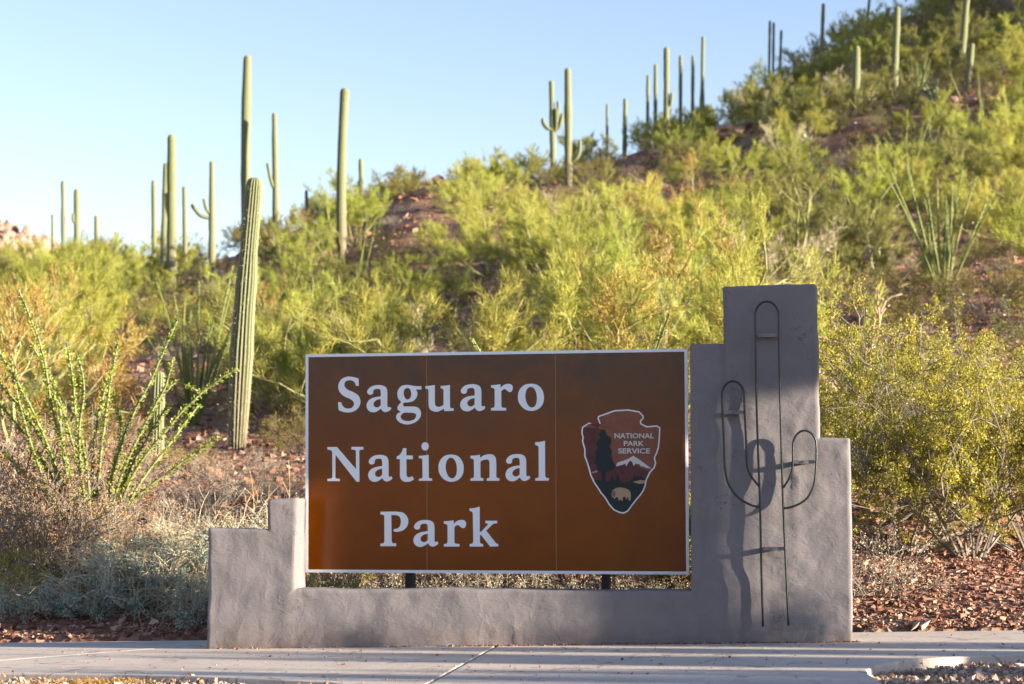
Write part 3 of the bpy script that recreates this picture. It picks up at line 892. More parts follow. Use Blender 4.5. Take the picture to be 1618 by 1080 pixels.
    lay([[(250, 255), (300, 262), (330, 330), (350, 430), (370, 520), (395, 577), (470, 540), (520, 520), (560, 562), (640, 604), (676, 612), (648, 690), (600, 712), (400, 716), (left[-1][0] + 4, 708)] + [(x + 3, y) for x, y in left[::-1]]], .0026, M['em_maroon'], 'mountain')
    low = [p for p in inn if p[1] > 720 or (p[1] > 690 and p[0] < 400)]
    low = [p for p in low if not (p[0] > 655)]
    i0 = [k for k, p in enumerate(inn) if p[1] > 700]
    bottom = [inn[k] for k in i0]                 # runs down the left edge and up the right edge
    ridge = [(652, 672), (640, 690), (632, 655), (622, 672), (610, 655), (596, 672), (580, 655), (566, 676), (552, 640), (540, 680), (520, 700), (470, 712), (436, 706), (422, 668), (412, 632), (398, 672), (385, 700), (374, 672), (362, 645), (350, 680), (338, 700), (318, 705), (300, 690), (270, 700), (240, 690), (215, 700)]
    lay([bottom + ridge], .0034, M['em_green'], 'forest')
    lay([[(275, 265), (250, 300), (262, 328), (228, 380), (240, 410), (216, 470), (232, 500), (206, 550), (242, 570), (228, 600), (272, 625), (274, 710), (306, 710), (308, 620), (360, 612), (396, 578), (368, 530), (345, 490), (365, 450), (340, 410), (356, 370), (350, 325), (312, 310), (306, 268)][::-1]], .0042, M['em_green'], 'tree_print')
    lay([[(395, 577), (408, 545), (470, 523), (500, 512), (545, 485), (600, 520), (700, 595), (650, 588), (625, 572), (612, 580), (596, 556), (560, 552), (548, 575), (536, 540), (520, 525), (500, 545), (485, 575), (476, 552), (450, 562)][::-1]], .0036, M['em_white'], 'snow_print')
    lay([[(540, 708), (600, 692), (648, 696), (640, 720), (590, 724)][::-1]], .0042, M['em_tan'], 'lake_print')
    lay([[(362, 835), (357, 808), (366, 782), (392, 762), (432, 753), (470, 761), (508, 777), (522, 800), (524, 832), (517, 867), (504, 867), (503, 843), (492, 834), (489, 852), (480, 853), (476, 832), (456, 836), (453, 869), (440, 869), (436, 846), (429, 866), (418, 865), (414, 842), (396, 836), (388, 853), (378, 847), (371, 838)][::-1]], .0042, M['em_tan'], 'bison_print')
    lay([[(364, 788), (384, 778), (394, 806), (387, 838), (368, 832), (359, 808)][::-1]], .0048, M['em_brown'], 'bison_print')
    lay([[(190, 625), (235, 608), (240, 622), (200, 634)][::-1]], .0036, M['em_tan'], 'lake_print')
    for txt, x0, x1, y0, y1 in (('NATIONAL', 383, 720, 292, 336), ('PARK', 463, 634, 358, 400), ('SERVICE', 415, 687, 421, 466)):
        cu = bpy.data.curves.new('lettering', 'FONT'); cu.body = txt; cu.offset = .022; cu.fill_mode = 'FRONT'; cu.resolution_u = 4
        to = bpy.data.objects.new('lettering', cu); COL.objects.link(to)
        bpy.context.view_layer.update()
        me = bpy.data.meshes.new_from_object(to.evaluated_get(bpy.context.evaluated_depsgraph_get()))
        bpy.data.objects.remove(to); bpy.data.curves.remove(cu)
        co = np.array([v.co[:] for v in me.vertices]); lo = co.min(0); hi = co.max(0)
        for v in me.vertices:
            a = (v.co.x - lo[0]) / (hi[0] - lo[0]); b = (v.co.y - lo[1]) / (hi[1] - lo[1])
            s, z = ef(x0 + a * (x1 - x0), y1 - b * (y1 - y0))
            v.co = WP(s, SD + .0034, z) - root_inv
        link('lettering', me, M['em_white'], em)
    # two posts behind
    for px in (645, 956):
        s0, _ = W(px - 6, 900, SD); s1, _ = W(px + 6, 900, SD)
        mb = MB(); zt_ = TLz - .12
        box(mb, s0, s1, SD - .022 - .09, SD - .0225, -.25, zt_, lambda a, b, c: WP(a, b, c) - root_inv)
        mb.build('post', M['post'], root)


build_sign()

# ------------------------------------------------------------------ iron saguaro outline on the wall
def build_sculpture():
    s0, z0 = W(1222, 990, .06)
    root = empty('cactus_sculpture', WP(s0, .03, z0)); ri = root.location.copy()
    tag(root, 'black iron rod outline of a saguaro mounted on the wall pillar', 'sculpture')

    def rod(pts, steps=6):
        P = smooth_loop([tuple(p) for p in pts] + [(0, 0, 1)], steps)
        # keep only the open run
        P = smooth_open(pts, steps)
        out = []
        for x, y in P:
            d = .058 + .022 * (990 - y) / 500
            s, z = W(x, y, d); out.append(WP(s, d, z) - ri)
        mb = MB(); tube(mb, [tuple(p) for p in out], .0068, 8, True, (WN, 1.35))
        return mb.build('rod', M['iron'], root, True)

    def smooth_open(pts, steps):
        P = [np.array(p, float) for p in pts]; out = []
        for i in range(len(P) - 1):
            p0 = P[i - 1] if i else P[0]; p3 = P[i + 2] if i + 2 < len(P) else P[-1]
            for k in range(steps):
                t = k / steps; p1, p2 = P[i], P[i + 1]
                out.append(.5 * ((2 * p1) + (p2 - p0) * t + (2 * p0 - 5 * p1 + 4 * p2 - p3) * t * t + (3 * p1 - p0 - 3 * p2 + p3) * t ** 3))
        out.append(P[-1]); return out

    def arch(x0, x1, yb, yt):
        c, r = (x0 + x1) / 2, (x1 - x0) / 2
        return [(c - r * math.cos(a), yb - (yb - yt) * math.sin(a)) for a in np.linspace(0, math.pi, 9)]
    rod([(1205.5, 990), (1203, 900), (1201, 800), (1198, 720), (1195.5, 640), (1194, 560)] + arch(1193, 1230.5, 499, 476) + [(1231, 560), (1233, 640), (1235, 720), (1237.5, 800), (1242, 900), (1246, 988)], 5)
    rod([(1200.5, 801), (1185, 797), (1166, 785), (1151, 764), (1145, 735), (1143.5, 690), (1141.5, 650)] + arch(1140.5, 1175.5, 624, 602) + [(1177, 660), (1179, 700), (1180.5, 735), (1187, 752), (1200, 769)], 5)
    rod([(1238.5, 803), (1256, 799), (1275, 787), (1286, 765), (1289.5, 735)] + arch(1253, 1290, 704, 680)[::-1] + [(1252.5, 735), (1248, 753), (1238, 770)], 5)
    for x0, x1, y in ((1196, 1230, 529), (1142, 1176, 651), (1253, 1288, 729), (1204, 1240, 866)):
        d = .056 + .022 * (990 - y) / 500
        sa, za = W(x0, y, d); sb, zb_ = W(x1, y, d)
        mb = MB()
        g = lambda a, b, c: WP(a, b, c) - ri
        box(mb, sa, sb, -.004, d - .004, za - .004, za + .004, g)
        box(mb, sa + .006, sb - .006, d - .0038, d, za - .013, za + .009, g)
        mb.build('bracket', M['strap'], root)
        for a in (.5,):
            mb = MB(); c = WP(sa + (sb - sa) * a, d + .001, za) - ri
            tube(mb, [tuple(c), tuple(c + WN * .006)], .005, 6); mb.build('bolt', M['strap'], root)


build_sculpture()

# ------------------------------------------------------------------ saguaros
def column_mesh(pts, rad, ribs=14, per=4, name='saguaro_column', dome=True, seg=None, depth=.13, cork=0.0, g=None):
    """ribbed column along pts; last point is the crown"""
    pts = np.asarray(pts, float); L = np.concatenate([[0], np.cumsum(np.linalg.norm(np.diff(pts, axis=0), axis=1))])
    n = seg or max(10, int(L[-1] / .22))
    r_top = rad[-1] if np.ndim(rad) else rad
    tl = np.concatenate([np.linspace(0, L[-1] - r_top * 1.1, n), L[-1] - r_top * 1.1 + r_top * 1.1 * np.sin(np.linspace(.2, 1, 7) * math.pi / 2)])
    # smooth spine
    C = np.stack([np.interp(tl, L, pts[:, k]) for k in range(3)], 1)
    for _ in range(3): C[1:-8] = (C[:-9] + 2 * C[1:-8] + C[2:-7]) / 4
    rr = np.interp(tl, L, np.broadcast_to(rad, (len(pts),)))
    if g is not None:
        rr = rr * (1 + .075 * np.interp(tl, np.linspace(0, L[-1], 12), g.normal(size=12)).clip(-1.2, 1.2))
    dome_f = np.ones(len(tl)); dome_f[n:] = np.cos(np.linspace(.2, 1, 7) * math.pi / 2) ** .75
    rr = rr * dome_f; rr[-1] = .004
    d = np.gradient(C, axis=0); d[-7:] = d[-9]; d = unit(d)
    ref = np.array([0, 1.0, 0])
    a = unit(np.cross(ref, d)); b = np.cross(d, a)
    m = ribs * per
    th = np.arange(m) / m * 2 * math.pi
    prof = np.abs(np.cos(th * ribs / 2)) ** .8
    wob = fbm(th[None, :] * 1.2 + 3 * pts[0][0] + 5 * L[-1], tl[:, None] * 1.6 + L[-1] * 9, 3)
    R_ = rr[:, None] * (1 - depth + depth * 2 * prof[None, :] - depth * .5) * (1 + .05 * wob)
    V = C[:, None, :] + R_[..., None] * (a[:, None, :] * np.cos(th)[None, :, None] + b[:, None, :] * np.sin(th)[None, :, None])
    k = len(tl)
    i = np.arange(k - 1)[:, None] * m; j = np.arange(m)[None, :]; j2 = (j + 1) % m
    mb = MB(); mb.add(V.reshape(-1, 3), np.stack([i + j, i + j2, i + m + j2, i + m + j], -1).reshape(-1, 4))
    me = mb.mesh(name, True)
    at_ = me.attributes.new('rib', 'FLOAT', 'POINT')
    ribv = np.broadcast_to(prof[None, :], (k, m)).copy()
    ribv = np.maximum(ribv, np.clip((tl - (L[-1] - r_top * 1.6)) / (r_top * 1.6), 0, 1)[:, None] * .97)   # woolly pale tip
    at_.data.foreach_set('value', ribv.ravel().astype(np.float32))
    hz = (tl / L[-1])
    ck = np.clip(cork * (1 - hz * 2.2), 0, 1)
    at2 = me.attributes.new('cork', 'FLOAT', 'POINT')
    at2.data.foreach_set('value', np.repeat(ck, m).astype(np.float32))
    return me


SAG = []


def saguaro(xt, yt, xb, Y, w, label, arms=(), vis=None, bend=0.0, cork=.6, ribs=14, name='saguaro', near=False, dark=False, prof=None, yb=None):
    """xt, yt: crown in the photo; xb: column at the ground; w: width of the column in the photo"""
    u, _ = ray(xb, 500)
    zb_ = tz1(u * Y, Y) - .08
    base = Vector((u * Y, Y, zb_)); top = at(xt, yt, Y)
    r = w * Y / FPX / 2
    g = np.random.default_rng(int(xt * 7 + yt))
    pts, rad = [], []
    pf = prof or [.86, .97, 1.0, 1.0, .99, .97, .95, .92, .88]
    for k, f in enumerate(pf):
        t = k / (len(pf) - 1)
        p = base.lerp(top, t) + Vector((bend * w * Y / FPX * math.sin(t * math.pi), 0, 0))
        pts.append(tuple(p - base)); rad.append(r * f)
    me = column_mesh(pts, np.array(rad), ribs=ribs, per=4 if near else 3, name=name, cork=cork, g=g, seg=None, depth=.2 if near else .15)
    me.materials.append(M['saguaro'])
    o = bpy.data.objects.new(name, me); o.location = base; COL.objects.link(o)
    tag(o, label, 'cactus')
    for ap, aw in arms:
        P = [at(x, y, Y - (0 if i == 0 else .12)) - base for i, (x, y) in enumerate(ap)]
        # round the elbow
        Q = []
        for i in range(len(P) - 1):
            p0 = P[i - 1] if i else P[0]; p3 = P[i + 2] if i + 2 < len(P) else P[-1]
            for k in range(4):
                t = k / 4; p1, p2 = P[i], P[i + 1]
                Q.append(.5 * ((2 * p1) + (p2 - p0) * t + (2 * p0 - 5 * p1 + 4 * p2 - p3) * t * t + (3 * p1 - p0 - 3 * p2 + p3) * t ** 3))
        Q.append(P[-1])
        ar = aw * Y / FPX / 2
        am = column_mesh([tuple(q) for q in Q], np.full(len(Q), ar) * np.linspace(.72, 1, len(Q)) ** .5, ribs=11, per=3, name='arm', cork=0, g=g, seg=14)
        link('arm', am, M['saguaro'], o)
    SAG.append((xt, yt, xb, Y, w, vis if vis else None))
    return o


# front one, nearest to the sign; pale spines along its ribs
front = saguaro(403, 280, 377, 25.0, 33, 'stout ribbed saguaro nearest the sign, leaning right, its base in view', vis=706, bend=-.1, ribs=17, near=True, cork=.9, prof=[.70, .84, .9, .95, 1.0, 1.02, 1.0, .95, .86, .8, .78, .77, .72])
def front_spines():
    me = front.data; co = np.zeros(len(me.vertices) * 3, np.float32); me.vertices.foreach_get('co', co); co = co.reshape(-1, 3)
    rb = np.zeros(len(co), np.float32); me.attributes['rib'].data.foreach_get('value', rb)
    nm = np.zeros(len(co) * 3, np.float32); me.vertices.foreach_get('normal', nm); nm = nm.reshape(-1, 3)
    g = np.random.default_rng(5)
    ix = np.where(rb > .95)[0]; ix = g.choice(np.repeat(ix, 8), min(14000, len(ix) * 8), replace=False)
    P = co[ix] + g.normal(0, .004, (len(ix), 3)) + np.stack([0 * ix, 0 * ix, g.uniform(-.1, .1, len(ix))], 1)
    k_ = P[:, 2] < co[:, 2].max() - .12; P = P[k_]; ix = ix[k_]
    mb = MB(); strips(mb, P, nm[ix] + .7 * g.normal(size=(len(ix), 3)), g.uniform(.02, .04, len(ix)), .0025, g, .1)
    o = mb.build('spines', M['spine'], front)
    o['kind'] = 'stuff'
front_spines()

saguaro(391, 87, 388, 70, 14.5, 'tallest single-column saguaro rising behind the stout ribbed one', vis=330, bend=-.15)
saguaro(433.5, 178, 436, 78, 10, 'saguaro with one short arm right of the tallest one', [([(434, 300), (428, 285), (423, 257)], 6)], vis=330, prof=[1.25, 1.2, 1.15, 1.05, .95, .9, .85, .8, .75])
saguaro(271, 212, 271, 72, 15, 'thick saguaro tallest of the left cluster beside its leaning neighbour', vis=450, cork=.8)
saguaro(242.5, 284, 243, 84, 7.5, 'dark slim saguaro standing left of the thick one', vis=362)
saguaro(262, 257, 256, 80, 9, 'slim leaning saguaro touching the thick one on its left', vis=375)
saguaro(291, 294, 292, 82, 7, 'short slim saguaro just right of the thick one', vis=366)
saguaro(334.5, 254, 334, 80, 9.5, 'saguaro with two left arms between the thick and the tallest ones', [([(332, 344), (316, 340), (303, 322)], 7), ([(332, 338), (326, 330), (322, 313)], 5.5)], vis=362, prof=[1.15, 1.2, 1.15, 1.0, .95, .9, .85, .8, .75])
saguaro(545, 139, 540, 68, 14.5, 'bare-based leaning saguaro standing alone above the sign left half', vis=375, bend=-.25, cork=1.2)
saguaro(99.5, 285, 100, 90, 7, 'taller of the two main saguaros far left', vis=372)
saguaro(121, 298, 121, 90, 9, 'shorter thicker saguaro of the far left pair', [([(121, 352), (116, 350), (115.5, 336)], 4.5)], vis=375)
saguaro(152, 340, 152, 90, 7, 'small saguaro standing right of the far left pair', vis=370)
saguaro(83, 338, 83, 92, 5, 'smallest saguaro at the far left edge of the skyline', vis=372)
saguaro(570, 250, 570, 92, 7.5, 'stubby saguaro on the skyline right of the bare-based leaning one', vis=282)
saguaro(484, 300, 484, 96, 5, 'tiny saguaro tip on the skyline above the sign left corner', vis=316)
saguaro(871, 127, 875, 100, 9, 'many-armed saguaro on the ridge left of the bare pale one', [([(875, 205), (866, 203), (859, 195), (858, 186)], 6.5), ([(876, 205), (884, 200), (889, 178)], 6.5), ([(876, 208), (879, 200), (879, 171)], 7), ([(877, 200), (881.5, 190), (882, 159)], 5)], vis=240)
saguaro(897, 107, 899, 90, 11.5, 'tall pale saguaro with a low right arm on the middle ridge', [([(901, 256), (911, 250), (916, 238), (916, 220)], 6)], vis=286, cork=1.1)
saguaro(959.5, 164, 960, 118, 4.5, 'thin dark saguaro right of the pale one on the ridge', vis=203)
saguaro(988, 155, 988, 115, 7, 'short saguaro stub on the ridge right of the thin dark one', vis=188)
saguaro(1024, 118, 1024, 122, 5.5, 'dark saguaro leftmost of the ridge row of six', vis=170)
saguaro(1036, 101, 1037, 122, 6, 'tapering saguaro second from left in the ridge row of six', vis=172)
saguaro(1053, 74, 1055, 104, 9, 'pale saguaro with one close right arm in the ridge row', [([(1055, 168), (1060, 164), (1061.5, 146)], 5.5)], vis=190, cork=.8)
saguaro(1075.5, 87, 1077, 124, 6, 'dark saguaro right of the pale armed one in the ridge row', vis=155)
saguaro(1095, 87, 1096, 124, 5.5, 'slender saguaro second from right in the ridge row', vis=160)
saguaro(1111, 57, 1111, 120, 7, 'tallest slender saguaro at the right end of the ridge row', vis=160, prof=[1.1, 1.15, 1.15, 1.05, .8, .72, .72, .7, .66])
saguaro(1216.5, 32, 1218, 138, 4.2, 'left of the three thin dark saguaros high on the ridge', vis=90)
saguaro(1222.5, 35, 1225, 138, 4.2, 'middle of the three thin dark saguaros high on the ridge', vis=88)
saguaro(1234.5, 47, 1235, 138, 4.2, 'right of the three thin dark saguaros high on the ridge', vis=88)
saguaro(1301, 5, 1302, 128, 6.5, 'lone slender saguaro against the sky near the top right', vis=76)
saguaro(1354, 72, 1356, 92, 11.5, 'pale white-tipped saguaro standing lit on the right slope', vis=203, cork=.4)
saguaro(1418, 10, 1418, 98, 11, 'tall saguaro right of the white-tipped one on the dark slope', vis=168, cork=.8)
saguaro(1529, -22, 1526, 104, 10.5, 'saguaro cut off by the top edge of the picture at right', vis=95, cork=.8)
saguaro(1536, 68, 1536, 96, 9.5, 'shorter saguaro in front of the one cut off by the edge', vis=148)
saguaro(1374, -4, 1374, 135, 4.5, 'thin dark saguaro among shrubs where the ridge leaves the picture', vis=45)
saguaro(251, 586, 250, 24.2, 21, 'knee-high young saguaro left of the stout ribbed one', vis=660, ribs=13, near=True, cork=.3)

# ------------------------------------------------------------------ plants
def grow(g, n_main, H, spread, levels, base_r=.05, up=.5, main_curve=.3, droop=0.0, elev=(35, 80), r0=.02):
    """returns branch polylines with radii and the tip points / directions of the last level"""
    br, cur = [], []
    for k in range(n_main):
        a = (k + g.uniform(-.4, .4)) / n_main * 2 * math.pi
        e = R(g.uniform(*elev))
        L = H * g.uniform(.55, .8)
        d = np.array([math.cos(a) * math.cos(e) * spread, math.sin(a) * math.cos(e) * spread, math.sin(e)]); d /= np.linalg.norm(d)
        p = np.array([math.cos(a), math.sin(a), 0]) * base_r * g.uniform(.2, 1)
        P = [p]
        for s in range(6):
            d = unit(d + np.array([0, 0, main_curve * .12]) + g.normal(0, .12, 3)); P.append(P[-1] + d * L / 6)
        P = np.array(P); br.append((P, r0 * np.linspace(1, .45, 7))); cur.append((P, r0 * .6))
    tips = []
    for li, (nb, lf, ang, r_f) in enumerate(levels):
        nxt = []
        for P, r in cur:
            Lp = np.linalg.norm(P[-1] - P[0])
            for c in range(nb):
                t = g.uniform(.35, 1.0) if c else 1.0
                f = t * (len(P) - 1); i = min(int(f), len(P) - 2); q = P[i] + (P[i + 1] - P[i]) * (f - i)
                d0 = unit(P[i + 1] - P[i])
                d = unit(d0 + ang * g.normal(size=3) + np.array([0, 0, up * .5 - droop]))
                L = max(.05, Lp * lf * g.uniform(.6, 1.25))
                Q = [q]
                for s in range(3):
                    d = unit(d + g.normal(0, .16, 3) + np.array([0, 0, up * .12 - droop * .3])); Q.append(Q[-1] + d * L / 3)
                Q = np.array(Q); Q[:, 2] = np.maximum(Q[:, 2], .03)
                br.append((Q, r * r_f * np.linspace(1, .5, 4))); nxt.append((Q, r * r_f * .7))
        cur = nxt
    return br, cur


def palo_verde(seed, H=3.0, spread=1.35, dense=1.0, n_main=5, elev=(32, 72), mat='paloverde', twig_w=.0095, bare=0.0, name='palo_verde', levels=None, tw=None):
    g = np.random.default_rng(seed)
    root = empty(name, (0, 0, 0))
    br, tips = grow(g, n_main, H, spread, levels or [(6, .5, .55, .6), (5, .5, .6, .6)], .15, .55, .25, 0, elev, .045 * H / 3)
    mb = MB()
    for P, r in br: tube(mb, P, np.maximum(r, .004), 4, False)
    mb.build('trunk', M['paloverde_bark'], root)
    # fine upright twigs, brush-like, all along and past the last branches
    per = int(64 * dense)
    P0, D0 = [], []
    for P, r in tips:
        t = g.uniform(.1, 1, per) * (len(P) - 1.001); i = t.astype(int)
        q = P[i] + (P[i + 1] - P[i]) * (t - i)[:, None]
        d = unit(P[i + 1] - P[i])
        P0.append(q + g.normal(0, .035, (per, 3))); D0.append(d + np.array([0, 0, .4]) + .6 * g.normal(size=(per, 3)))
    P0 = np.concatenate(P0); D0 = np.concatenate(D0)
    mb = MB()
    n = len(P0)
    strips(mb, P0, D0, g.uniform(.10, .27, n) * (tw or H) / 3, g.uniform(.7, 1.3, n) * twig_w, g, .3)
    # side shoots along some twigs
    k = g.choice(n, n // 2, replace=False)
    strips(mb, P0[k] + unit(D0[k]) * .1, D0[k] + .7 * g.normal(size=(len(k), 3)), g.uniform(.07, .16, len(k)), twig_w * .9, g, .3)
    mb.build('crown', M[mat], root)
    return root


def shrub(seed, H=1.2, spread=1.5, n_main=14, leaf=.014, n_leaf=9000, stem='grey_stem', mat='creosote', name='creosote_bush', up=.35, levels=None, elev=(30, 80), r0=.010, jitter=.03, leafdown=.0, wl=.55, zlow=-1):
    g = np.random.default_rng(seed)
    root = empty(name, (0, 0, 0))
    br, tips = grow(g, n_main, H, spread, levels or [(5, .5, .5, .6), (4, .5, .6, .6)], .1, up, .2, 0, elev, r0)
    mb = MB()
    for P, r in br: tube(mb, P, np.maximum(r, .0022), 4, False)
    mb.build('stems', M[stem], root)
    if n_leaf:
        ix = g.integers(0, len(tips), n_leaf)
        A = np.array([P for P, r in tips])
        t = g.uniform(leafdown, 1, n_leaf) ** .8 * 2.999; i = t.astype(int)
        q = A[ix, i] + (A[ix, i + 1] - A[ix, i]) * (t - i)[:, None]
        q = q[g.random(n_leaf) < np.clip((q[:, 2] / H - zlow) / .4, .05, 1)]; n_leaf = len(q)
        mb = MB()
        leaflets(mb, q + g.normal(0, jitter, (n_leaf, 3)), g.normal(size=(n_leaf, 3)) + np.array([0, 0, .5]), g.uniform(.7, 1.4, n_leaf) * leaf, g.uniform(.8, 1.2, n_leaf) * leaf * wl, g)
        mb.build('foliage', M[mat], root)
    return root


def brittlebush(seed, H=.7, n_leaf=5000, n_stalk=160, mat='brittle', stalk_h=.55):
    g = np.random.default_rng(seed)
    root = empty('brittlebush', (0, 0, 0))
    br, tips = grow(g, 16, H, 1.9, [(5, .55, .6, .6), (4, .5, .7, .6)], .08, .3, .2, 0, (15, 75), .009)
    mb = MB()
    for P, r in br: tube(mb, P, np.maximum(r, .002), 4, False)
    mb.build('stems', M['grey_stem'], root)
    A = np.array([P for P, r in tips]); ix = g.integers(0, len(tips), n_leaf)
    t = g.uniform(.3, 1, n_leaf) * 2.999; i = t.astype(int)
    q = A[ix, i] + (A[ix, i + 1] - A[ix, i]) * (t - i)[:, None]
    mb = MB(); leaflets(mb, q + g.normal(0, .02, (n_leaf, 3)), g.normal(size=(n_leaf, 3)) + np.array([0, 0, .6]), g.uniform(.03, .058, n_leaf), g.uniform(.016, .026, n_leaf), g)
    mb.build('foliage', M[mat], root)
    mb = MB()
    for k in range(n_stalk):
        P = A[g.integers(len(A)), 3]; d = unit(np.array([P[0] * .8, P[1] * .8, .75]) + .35 * g.normal(size=3)); Q = [P]
        c = g.normal(0, .12, 3) + np.array([0, 0, -.13])
        L = stalk_h * g.uniform(.4, 1.1)
        for s in range(5): d = unit(d + c); Q.append(Q[-1] + d * L / 5)
        tube(mb, np.array(Q), np.linspace(.0028, .0018, 6), 3, False)
        for s in range(2):
            j = g.integers(2, 5); e = unit(d + .6 * g.normal(size=3)); Z = Q[j]
            tube(mb, np.array([Z, Z + e * L * .15, Z + unit(e + c) * L * .3]), .0015, 3, False)
    mb.build('dry_stalks', M['straw'], root)
    return root


def ocotillo_far(seed, n=11, H=2.6, tilt=(8, 40)):
    g = np.random.default_rng(seed); root = empty('ocotillo', (0, 0, 0))
    for k in range(n):
        a = k / n * 6.28 + g.uniform(-.3, .3); t = R(g.uniform(*tilt)); L = H * g.uniform(.7, 1.05)
        d = np.array([math.cos(a) * math.sin(t), math.sin(a) * math.sin(t), math.cos(t)]); P = [np.array([math.cos(a), math.sin(a), 0]) * .06]
        c = np.append(d[:2] * g.uniform(-.12, .1), 0) + g.normal(0, .03, 3)
        for s in range(7): d = unit(d + c); P.append(P[-1] + d * L / 7)
        P = np.array(P); mb = MB(); tube(mb, P, np.linspace(.024, .012, 8), 5)
        m = 260
        f = g.uniform(.6, 6.99, m); i = f.astype(int); q = P[i] + (P[i + 1] - P[i]) * (f - i)[:, None]
        leaflets(mb, q, g.normal(size=(m, 3)), .034, .02, g)
        mb.build('stem', M['ocofar'], root)
    return root


# ---- the near ocotillo, stem by stem
def near_ocotillo():
    Y0 = 15.6
    b = at(150, 862, Y0); b.z = tz1(b.x, b.y)
    root = empty('ocotillo', b); tag(root, 'large green-leaved ocotillo with arching stems left of the stucco wall', 'ocotillo')
    S = [[(140, 862), (112, 780), (82, 640), (62, 540), (28, 452)], [(150, 862), (140, 760), (122, 660), (118, 600), (107, 533)], [(150, 862), (135, 780), (110, 690), (78, 600), (45, 543)],
         [(155, 862), (155, 760), (168, 640), (182, 538)], [(158, 862), (172, 770), (205, 670), (248, 590), (283, 503)], [(160, 862), (188, 760), (228, 670), (262, 605), (270, 568)],
         [(160, 862), (188, 770), (242, 650), (275, 606), (313, 618)], [(165, 862), (205, 760), (262, 680), (322, 618), (375, 585)], [(165, 862), (215, 775), (270, 702), (311, 646)],
         [(165, 862), (212, 790), (282, 730), (348, 682)], [(140, 862), (108, 790), (58, 680), (0, 600), (-45, 540)], [(138, 862), (95, 780), (40, 690), (-30, 610)], [(136, 862), (85, 795), (20, 725), (-30, 680)],
         [(145, 862), (132, 770), (126, 690), (133, 620), (122, 565)], [(142, 862), (100, 770), (50, 640), (-12, 528)], [(155, 862), (166, 790), (186, 720), (187, 660), (165, 600)],
         [(138, 862), (92, 800), (62, 740), (32, 640), (22, 565)], [(150, 862), (148, 780), (150, 700), (160, 650), (176, 590)], [(146, 862), (122, 790), (98, 700), (92, 640), (66, 600)], [(160, 862), (180, 800), (215, 720), (250, 660), (262, 640)]]
    g = np.random.default_rng(3)
    for k, pts in enumerate(S):
        yt = g.uniform(-.6, .5)
        P3 = [np.array(at(x, y, Y0 + yt * (i / (len(pts) - 1)) ** 1.3)) for i, (x, y) in enumerate(pts)]
        P3[0] = np.array(b) + g.normal(0, .04, 3) * [1, 1, 0] + np.array([(pts[0][0] - 150) / FPX * Y0, 0, -.04])
        Q = []
        for i in range(len(P3) - 1):
            p0 = P3[i - 1] if i else P3[0]; p3 = P3[i + 2] if i + 2 < len(P3) else P3[-1]; p1, p2 = P3[i], P3[i + 1]
            for s in range(6):
                t = s / 6; Q.append(.5 * ((2 * p1) + (p2 - p0) * t + (2 * p0 - 5 * p1 + 4 * p2 - p3) * t * t + (3 * p1 - p0 - 3 * p2 + p3) * t ** 3))
        Q.append(P3[-1]); Q = np.array(Q) - np.array(b)
        Q += np.cumsum(g.normal(0, .004, Q.shape), 0) * np.linspace(0, 1, len(Q))[:, None]
        mb = MB(); tube(mb, Q, np.linspace(.015, .009, len(Q)), 6)
        st = mb.build('stem', M['ocostem'], root, True)
        L = np.concatenate([[0], np.cumsum(np.linalg.norm(np.diff(Q, axis=0), axis=1))])
        m = int(L[-1] / .0038)
        tt = g.uniform(.06, 1, m) * L[-1] * .999
        tt = np.round(tt / .016) * .016 + g.normal(0, .005, m)
        q = np.stack([np.interp(tt, L, Q[:, c]) for c in range(3)], 1)
        dd = np.stack([np.interp(tt, L, np.gradient(Q[:, c])) for c in range(3)], 1); dd = unit(dd)
        out = unit(g.normal(size=(m, 3))); out = unit(out - dd * np.sum(out * dd, 1, keepdims=True))
        mb = MB(); leaflets(mb, q + out * .009, out + dd * .7 + .3 * g.normal(size=(m, 3)), g.uniform(.022, .038, m), g.uniform(.012, .019, m), g)
        mb.build('leaves', M['ocoleaf'], st)


near_ocotillo()

PLANTS = []                                     # (object, kind word, adjective, px, py) for the labels


def place(proto, x, y, s=1.0, rz=None, sz=1.0, first=False, sink=.03):
    o = proto if first else copy_tree(proto)
    z = tz1(x, y)
    o.location = (x, y, z - sink)
    o.rotation_euler = (0, 0, rz if rz is not None else random.uniform(0, 6.28))
    o.scale = (s, s, s * sz)
    return o


class Kind:
    """a kind of plant: several grown variants that are copied for every plant"""
    def __init__(s, makers): s.p = [m() for m in makers]; s.used = [False] * len(s.p); s.k = 0

    def put(s, x, y, sc=1.0, v=None, **kw):
        if v is None: s.k += 1; v = s.k % len(s.p)
        o = place(s.p[v], x, y, sc, first=not s.used[v], **kw); s.used[v] = True
        return o

    def size(s, v): return s.p[v]


def note(o, word, adj, x, y, h, cat, group):
    px, py = to_px(x, y, o.location.z + h * .55)
    PLANTS.append((o, word, adj, px, py, cat, group))


